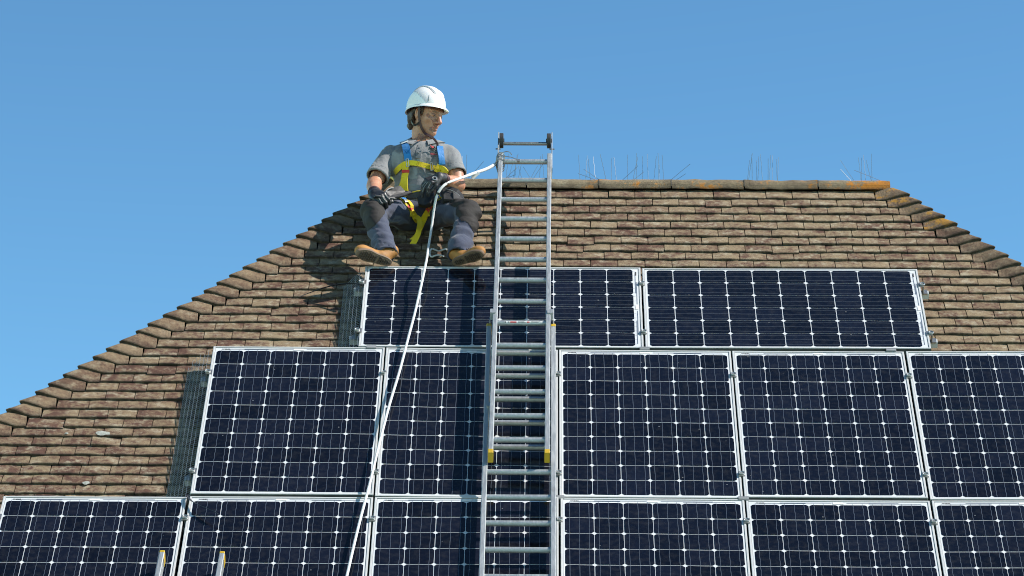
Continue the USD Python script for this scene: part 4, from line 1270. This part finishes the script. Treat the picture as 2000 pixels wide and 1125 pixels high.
# tool belt and pouches
def belt_d(w): return np.minimum(trousers_d(w), torso_d(w))
webbing(person, 'tool_belt', [(768, 377), (785, 380), (805, 381), (828, 380), (850, 378), (872, 376)], .050, MT_POUCH, 18, .006, .007)
belt = person + '/tool_belt'
def slab(px, Ys, th, m, name, parent=person):
    """A flat leather piece with the outline px (pixels at depths Ys), thickness th."""
    pts = np.array([P(x, y, Y) for (x, y), Y in zip(px, Ys)])
    c_ = pts.mean(0); u_, s_, vt = np.linalg.svd(pts - c_)
    n_ = vt[2] if vt[2][1] < 0 else -vt[2]
    k = len(pts)
    fr_ = np.vstack([c_ + (pts - c_) * .94 + n_ * th / 2 * 1.15, pts + n_ * th / 2 * .6, pts - n_ * th / 2, (c_ - n_ * th / 2)[None], (c_ + n_ * th / 2 * 1.2)[None]])
    f = []
    for i in range(k):
        j = (i + 1) % k
        f += [(i, j, 3 * k + 1), (k + i, k + j, j), (k + i, j, i), (2 * k + i, 2 * k + j, k + j), (2 * k + i, k + j, k + i), (2 * k + j, 2 * k + i, 3 * k)]
    mm = trimesh.Trimesh(fr_, np.array(f), process=False)
    if mm.volume < 0: mm.invert()
    return pp(parent, name, mm, m, smooth=False)
pr_ = slab([(751, 374), (769, 366), (780, 363), (789, 373), (792, 379), (772, 383), (756, 387)], [-.30, -.25, -.20, -.17, -.17, -.24, -.30], .018, MT_POUCHG, 'tool_pouch')
slab([(752, 386), (775, 381), (800, 374), (806, 377), (790, 383), (765, 389)], [-.33, -.28, -.22, -.22, -.27, -.32], .012, MT_POUCH, 'tool_pouch')
sp_ = pp(pr_, 'edge_trim', tube(spline([P(752, 387, -.33), P(753, 376, -.32), P(768, 367, -.27)], 8), .0042, 6), MT_GLOVEG)
pl_ = slab([(862, 372), (880, 369), (896, 375), (906, 388), (909, 398), (890, 397), (866, 395)], [-.20, -.20, -.21, -.22, -.24, -.26, -.25], .045, MT_POUCH, 'tool_pouch')
slab([(884, 376), (897, 382), (908, 397), (896, 399), (886, 396)], [-.25, -.25, -.27, -.28, -.28], .016, MT_POUCHG, 'tool_pouch')
pp(pl_, 'edge_trim', tube(spline([P(870, 369, -.245), P(884, 373, -.25), P(897, 382, -.26), P(905, 394, -.27)], 10), .0022, 6), MT_GLOVEG)
slab([(815, 388), (832, 376), (846, 374), (848, 386), (843, 400), (830, 404), (818, 402)], [-.17, -.18, -.19, -.20, -.21, -.2, -.18], .035, MT_POUCH, 'tool_pouch')
pp(person, 'yellow_cord', tube(spline([P(790, 386, -.19), P(803, 377, -.21), P(818, 373, -.22), P(830, 374, -.22)], 12), .0035, 6), MT_YELLOW)

# harness
hn = webbing(person, 'shoulder_strap', [(789, 268), (792, 283), (796, 300), (798, 321)], .046, MT_BLUE, 14, .007)
webbing(hn, 'label_patch', [(788, 266), (790, 274), (792, 282)], .047, MT_STICKER, 6, .0125, .002)
webbing(person, 'shoulder_strap', [(857, 268), (858, 284), (860, 302), (863, 322)], .042, MT_BLUE, 14, .007)
cb = webbing(person, 'chest_strap', [(766, 350), (772, 338), (783, 325), (797, 318), (810, 319), (826, 323), (842, 327), (858, 330), (874, 334)], .032, MT_YELLOW, 30, .010)
for x, y in ((842, 326), (797, 319)):
    h_, n_ = hit(x, y)
    u_ = unit(np.cross(n_, [1, 0, .1])); r_ = np.cross(u_, n_)
    pp(cb, 'buckle', cat_([beam(h_ + n_ * .018 + a, h_ + n_ * .018 + b, n_, .005, .005, .001) for a, b in ((u_ * .024 - r_ * .007, u_ * .024 + r_ * .007), (-u_ * .024 - r_ * .007, -u_ * .024 + r_ * .007), (u_ * .024 - r_ * .007, -u_ * .024 - r_ * .007), (u_ * .024 + r_ * .007, -u_ * .024 + r_ * .007))]), MT_STEEL, smooth=False)
for px in ([(850, 327), (854, 329), (862, 331)], [(864, 331), (869, 333), (874, 335)]):
    webbing(cb, 'fold', px, .050, MT_YELLOW, 5, .017, .008)
fs = webbing(person, 'front_strap', [(794, 317), (794, 330), (793, 346), (789, 372)], [.040, .042, .048, .075], MT_YELLOW, 12, .014, .005)
webbing(fs, 'red_band', [(787, 335), (794, 335), (801, 336)], .018, MT_REDW, 6, .0205, .003)
for L, c0 in (((((783, 386), (788, 394), (797, 404), (806, 419), (817, 431)), 0)), (((858, 384), (852, 394), (842, 406), (833, 420), (824, 434)), 1)):
    L = list(L)
    ls = webbing(person, 'leg_strap', L, .038, MT_YELLOW, 14, .008)
    webbing(ls, 'blue_band', L[:2], .042, MT_BLUE, 4, .0135, .002)
    m0, m1 = np.array(L[2]) * .8 + np.array(L[1]) * .2, np.array(L[2]) * .55 + np.array(L[3]) * .45
    webbing(ls, 'red_band', [tuple(m0), tuple((m0 + m1) / 2), tuple(m1)], .041, MT_REDW, 5, .0135, .002)
    b0 = np.array(L[1]); b1 = b0 * .6 + np.array(L[2]) * .4
    webbing(ls, 'buckle', [tuple(b0), tuple((b0 + b1) / 2), tuple(b1)], .030, MT_STEEL, 4, .0165, .003)
hx, hn_ = hit(817, 428)
yb = hx[1] - .03
pts = spline([P(812, 424, yb), P(819, 430, yb - .02), P(819, 445, yb - .02), P(816, 458, yb - .01), P(809, 472, yb + .0), P(803, 485, yb + .01)], 20)
pp(person, 'strap_tail', ribbon(pts, np.tile([.1, -1, .1], (20, 1)), np.linspace(.030, .036, 20), .004), MT_YELLOW, smooth=30)
pts = spline([P(825, 432, yb), P(821, 446, yb - .005), P(814, 458, yb + .01), P(803, 468, yb + .03), P(789, 474, yb + .05)], 18)
pp(person, 'strap_tail', ribbon(pts, np.tile([.5, -.8, .3], (18, 1)), np.linspace(.034, .012, 18), .004), MT_YELLOW, smooth=30)
for hp, s in ((HIPR, -1), (HIPL, 1)):                # the thigh loops show behind the crotch
    a = hp * .78 + (KNR if s < 0 else KNL) * .22
    ax = unit((KNR if s < 0 else KNL) - hp)
    u_ = unit(np.cross(ax, [0, 0, 1])); v_ = np.cross(ax, u_)
    ws_ = np.linspace(-.3, 3.5, 18)
    cpts = []
    for q_ in ws_:
        o = math.cos(q_) * (-u_ * s) * -1 + math.sin(q_) * -v_ * 1
        lo_d, r_ = .05, .05
        for _ in range(30):
            if trousers_d((a + o * r_)[None])[0] > .006: break
            r_ += .006
        cpts.append(a + o * r_)
    cpts = np.array(cpts)
    pp(person, 'thigh_loop', ribbon(cpts, cpts - a, .040, .004), MT_YELLOW, smooth=30)


# gloves: palm, four fingers, thumb
def hand(W, d, n, side, curls, sc=1.0, spread=.1, thumb=(.5, .6, -.5)):
    """W: wrist; d: along the palm; n: back of the hand; side: +1 or -1, where the thumb is; curls: bend of the three joints of each finger."""
    d = unit(d); n = unit(np.asarray(n) - d * (np.asarray(n) @ d)); s = np.cross(d, n) * side
    segs = []
    for i in range(4):
        base = W + d * (.088 - .006 * abs(i - 1.2)) * sc + s * (.030 - .020 * i) * sc
        segs.append(('palm', W + s * (.016 - .011 * i) * sc + d * .008, base, .019 * sc, .0145 * sc))
        a = 0.0; p = base; L = np.array([.045, .029, .022]) * sc * (.92, 1.05, 1.0, .80)[i]
        sd = s * spread * (1.5 - i)
        for j in range(3):
            a += curls[i][j]
            q_ = p + unit(d * math.cos(a) - n * math.sin(a) + sd * max(0, math.cos(a))) * L[j]
            segs.append(('f%d' % i, p, q_, (.0118 - .0010 * j) * sc, (.0108 - .0012 * j) * sc)); p = q_
    p = W + d * .022 * sc + s * .026 * sc
    t = unit(s * thumb[0] + d * thumb[1] + n * thumb[2])
    q_ = p + t * .045 * sc; segs.append(('t', p, q_, .0165 * sc, .0130 * sc))
    t2 = unit(t + d * .35 - n * .35 - s * .35); r_ = q_ + t2 * .036 * sc; segs.append(('t', q_, r_, .0128 * sc, .0112 * sc))
    r2 = r_ + unit(t2 - s * .2) * .022 * sc; segs.append(('t', r_, r2, .0112 * sc, .0095 * sc))
    return segs
def hand_fn(segs, W, el):
    back = unit(el - W)
    def fn(w):
        out = None
        for nm in ('palm', 'f0', 'f1', 'f2', 'f3', 't'):
            d = None
            for k, a, b, ra, rb in segs:
                if k != nm: continue
                e = seg(w, a, b, ra, rb); d = e if d is None else smin(d, e, .012 if nm == 'palm' else .004)
            out = d if out is None else smin(out, d, .006)
        cuff = seg(w, W - back * .01, W + back * .055, .033, .037)
        out = smin(out, cuff, .012)
        return out - .0015 * (meshkit.noise(w * 70, 4) - .5)
    return fn
def glove(W, el, d, n, side, curls, **k):
    sg_ = hand(W, d, n, side, curls, **k)
    fn = hand_fn(sg_, W, el)
    allp = np.array([a for _, a, _, _, _ in sg_] + [b for _, _, b, _, _ in sg_] + [W + unit(el - W) * .06])
    gp = pp(person, 'glove', surface(fn, allp.min(0) - .045, allp.max(0) + .045, .0038), MT_GLOVE)
    bk = unit(el - W)
    pp(gp, 'cuff', tube([W + bk * .030, W + bk * .034, W + bk * .050, W + bk * .054], [.0375, .0395, .0405, .0385], 18), MT_STRAP)
    return gp, sg_
c1 = [(.7, 1.2, .8)] * 4
gR, sR = glove(WRR, ELR, (.35, -.75, -.45), (-.35, -.55, .75), -1, c1, sc=1.12, thumb=(.45, .7, -.35))
gL, sL = glove(WRL, ELL, (-.78, -.38, -.42), (-.25, -.75, .62), -1, [(.75, .55, .35), (.65, .45, .30), (.70, .5, .35), (.8, .6, .4)], sc=1.02, thumb=(.35, .8, -.5))
# grey piping along the fingers of the gloves
for gp, sg_ in ((gR, sR), (gL, sL)):
    for i in (0, 1, 2):
        ss = [x for x in sg_ if x[0] == 'f%d' % i]
        pts = [ss[0][1], ss[0][2], ss[1][2]]
        off_ = np.array([.0, -.0125, .004])
        pp(gp, 'piping', tube([q_ + off_ for q_ in pts], .0022, 5), MT_GLOVEG)
# tool held in the right hand, lying on the knee
h0 = P(745, 385, -.41); h1 = P(768, 388, -.38)
pp(person, 'tool_handle', tube([h0 - (h1 - h0) * .6, h0, h1, h1 + (h1 - h0) * .25], [.010, .012, .011, .006], 10), MT_BPLAST)

# boots
def boot(an, heel, toe, dn):
    f_ = unit(toe - heel); dn = unit(np.asarray(dn) - f_ * (np.asarray(dn) @ f_)); s_ = np.cross(f_, dn)
    Lb = np.linalg.norm(toe - heel)
    R_ = np.stack([f_, s_, dn])
    up0 = lambda x, y, z: heel + f_ * x + s_ * y + dn * z
    k = Lb / .30
    def d_(w):
        p = (w - heel) @ R_.T
        p = p / k
        d = ell(p, (.232, 0, -.046), (.070, .053, .056))
        d = smin(d, ell(p, (.16, 0, -.055), (.085, .043, .058)), .03)
        d = smin(d, ell(p, (.055, 0, -.060), (.058, .040, .062)), .03)
        d = d * k
        d = smin(d, seg(w, up0(.06 * k, 0, -.06 * k), an + unit(an - up0(.06 * k, 0, -.06 * k)) * .04, .040, .043), .025)
        d = smax(d, (w - heel) @ dn + .012 * k, .006)
        return d + .003 * (meshkit.noise(w * 28, 6) - .5)
    allp = np.array([an, heel, toe])
    b = pp(person, 'boot', surface(d_, allp.min(0) - .13, allp.max(0) + .13, .006), MT_LEATHER)
    # sole outline
    out = []
    for t in np.linspace(0, 2 * math.pi, 44, endpoint=False):
        x = .15 - .152 * math.cos(t); w_ = .041 + .011 * math.exp(-((x - .225) / .06) ** 2) - .003 * math.exp(-((x - .125) / .04) ** 2)
        y = w_ * np.sign(math.sin(t)) * abs(math.sin(t)) ** .62
        out.append((x * k, y * k))
    out = np.array(out); n_ = len(out)
    rings = [(-.020, .97), (-.016, 1.05), (-.002, 1.05), (.006, 1.0)]
    v = [up0(.15 * k + (x - .15 * k) * q_, y * q_, z * k) for z, q_ in rings for x, y in out]
    f = []
    for j in range(3):
        for i in range(n_):
            a, c_ = j * n_ + i, j * n_ + (i + 1) % n_
            f += [(a, c_, c_ + n_), (a, c_ + n_, a + n_)]
    v += [up0(.15 * k, 0, .006 * k), up0(.15 * k, 0, -.02 * k)]
    for i in range(n_):
        f += [(3 * n_ + i, 3 * n_ + (i + 1) % n_, 4 * n_), ((i + 1) % n_, i, 4 * n_ + 1)]
    mm = trimesh.Trimesh(np.array(v), np.array(f), process=False)
    if mm.volume < 0: mm.invert()
    so = pp(b, 'sole', mm, MT_SOLE, smooth=40)
    pol = sg.Polygon(out).buffer(-.006)
    lug = []
    for ix in range(16):
        for iy in range(-3, 4):
            x, y = (.012 + ix * .0185) * k, (iy * .0155 + (.0078 if ix % 2 else 0)) * k
            if .105 * k < x < .135 * k: continue
            if pol.contains(sg.Point(x, y).buffer(.005)):
                lug.append(boxm(up0(x, y, .0095 * k), (f_, s_, dn), (.0125 * k, .0105 * k, .009 * k), .0015))
    pp(so, 'tread', cat_(lug), MT_LUG, smooth=False)
    # laces and the seam of the upper
    for j in range(4):
        c_ = up0((.155 - .026 * j) * k, 0, (-.098 - .010 * j) * k)
        pp(b, 'lace', tube([c_ - s_ * .026, c_ - dn * .010, c_ + s_ * .026], .0035, 6), MT_LUG)
    return b
hR, tR = P(763, 514, -.60), P(698, 493, -.735)
boot(ANR, hR, tR, (-.35, -.80, -.42))
hL, tL = P(885, 514, -.60), P(942, 495, -.735)
boot(ANL, hL, tL, (.35, -.80, -.42))

# ------------------------------------------------------------------ rope from the ladder to the person and down the roof
def Pw(x, y, Y): return P(x, y, Y) + S0
path = [pl(uL(2.24) + .004, 2.235, HU + .02), Pw(962, 324, .06), Pw(930, 337, -.07), Pw(905, 346, -.20), Pw(882, 354, -.31), Pw(866, 363, -.36), Pw(855, 378, -.36), Pw(850, 395, -.33), Pw(845, 430, -.32), Pw(838, 475, -.38)]
path += [onplane(831, 518, .10), onplane(822, 560, .075), onplane(810, 612, .06), onplane(796, 665, .055), onplane(780, 726, .05), onplane(763, 782, .05), onplane(748, 838, .05), onplane(735, 890, .045), onplane(722, 945, .045), onplane(706, 1005, .04), onplane(690, 1070, .04), onplane(674, 1140, .04), onplane(660, 1200, .04)]
rp = spline(path, 170)
rope = thing('rope', 'white safety rope from the ladder top past the seated man and down the panels', 'rope', path[0])
part(rope, 'line', tube(rp[3:], .0076, 10), MT_ROPE, smooth=60)
# the sewn eye at the top: thicker sheath, thimble, shackle, twisted wire round the stile
part(rope, 'sewn_eye', tube(rp[2:16], np.linspace(.0110, .0086, 14), 10), MT_ROPE, smooth=60)
dr = unit(rp[8] - rp[2])
part(rope, 'thimble', ring(rp[2] - dr * .012, np.cross(dr, [0, 1, .3]), .016, .0055, 16, 6), MT_STEEL)
part(rope, 'shackle', cat_([ring(rp[1], np.cross(dr, [.3, 1, .2]), .022, .0045, 16, 6, sq=1.5), tube([rp[0] - dr * .01, rp[2]], .0050, 6)]), MT_STEEL)
e0 = pl(uL(2.24), 2.24, HU)
tw = []
for i in range(60):
    a = i * .42
    tw.append(e0 + U * (.026 * math.cos(a)) + N * (.042 * math.sin(a)) + V * (.055 - .0022 * i + .004 * math.sin(3.1 * i)))
part(rope, 'tie_wire', cat_([tube(tw, .0028, 6), tube(spline([e0 + N * .04, e0 + N * .05 + U * .04 - V * .03, e0 + N * .045 + U * .10 - V * .06, e0 + N * .04 + U * .115 - V * .075], 12), .0028, 6),
                             tube(spline([e0 + N * .045 + V * .02, e0 + N * .055 + U * .045 + V * .03, e0 + N * .05 + U * .07 - V * .005], 8), .0028, 6)]), MT_STEEL, smooth=50)
part(rope, 'wire_clip', boxm(e0 + N * .042 + U * .112 - V * .075, (U, V, N), (.020, .028, .012), .003), MT_STEEL)
i0 = int(np.argmin(np.linalg.norm(rp - Pw(871, 358, -.34), axis=1))); i1 = i0 + 3
for i in (i0, i1):
    part(rope, 'band', tube([rp[i], rp[i] * .6 + rp[i + 1] * .4], .0090, 10), MT_BPLAST)
part(rope, 'sleeve', tube(rp[i0:i1 + 1], 0.0085, 10), MT_STICKER, smooth=50)
part(rope, 'tag', boxm(rp[9] - np.array([0, 0, .018]), (unit(rp[10] - rp[8]), np.cross(unit(rp[10] - rp[8]), [0, 1, 0]), [0, 1, 0]), (.055, .022, .005), .001), MT_STICKER)
part(rope, 'snap_ring', ring(Pw(849, 348, -.335), [.2, -1, .3], .013, .004, 14, 6), MT_STEEL)
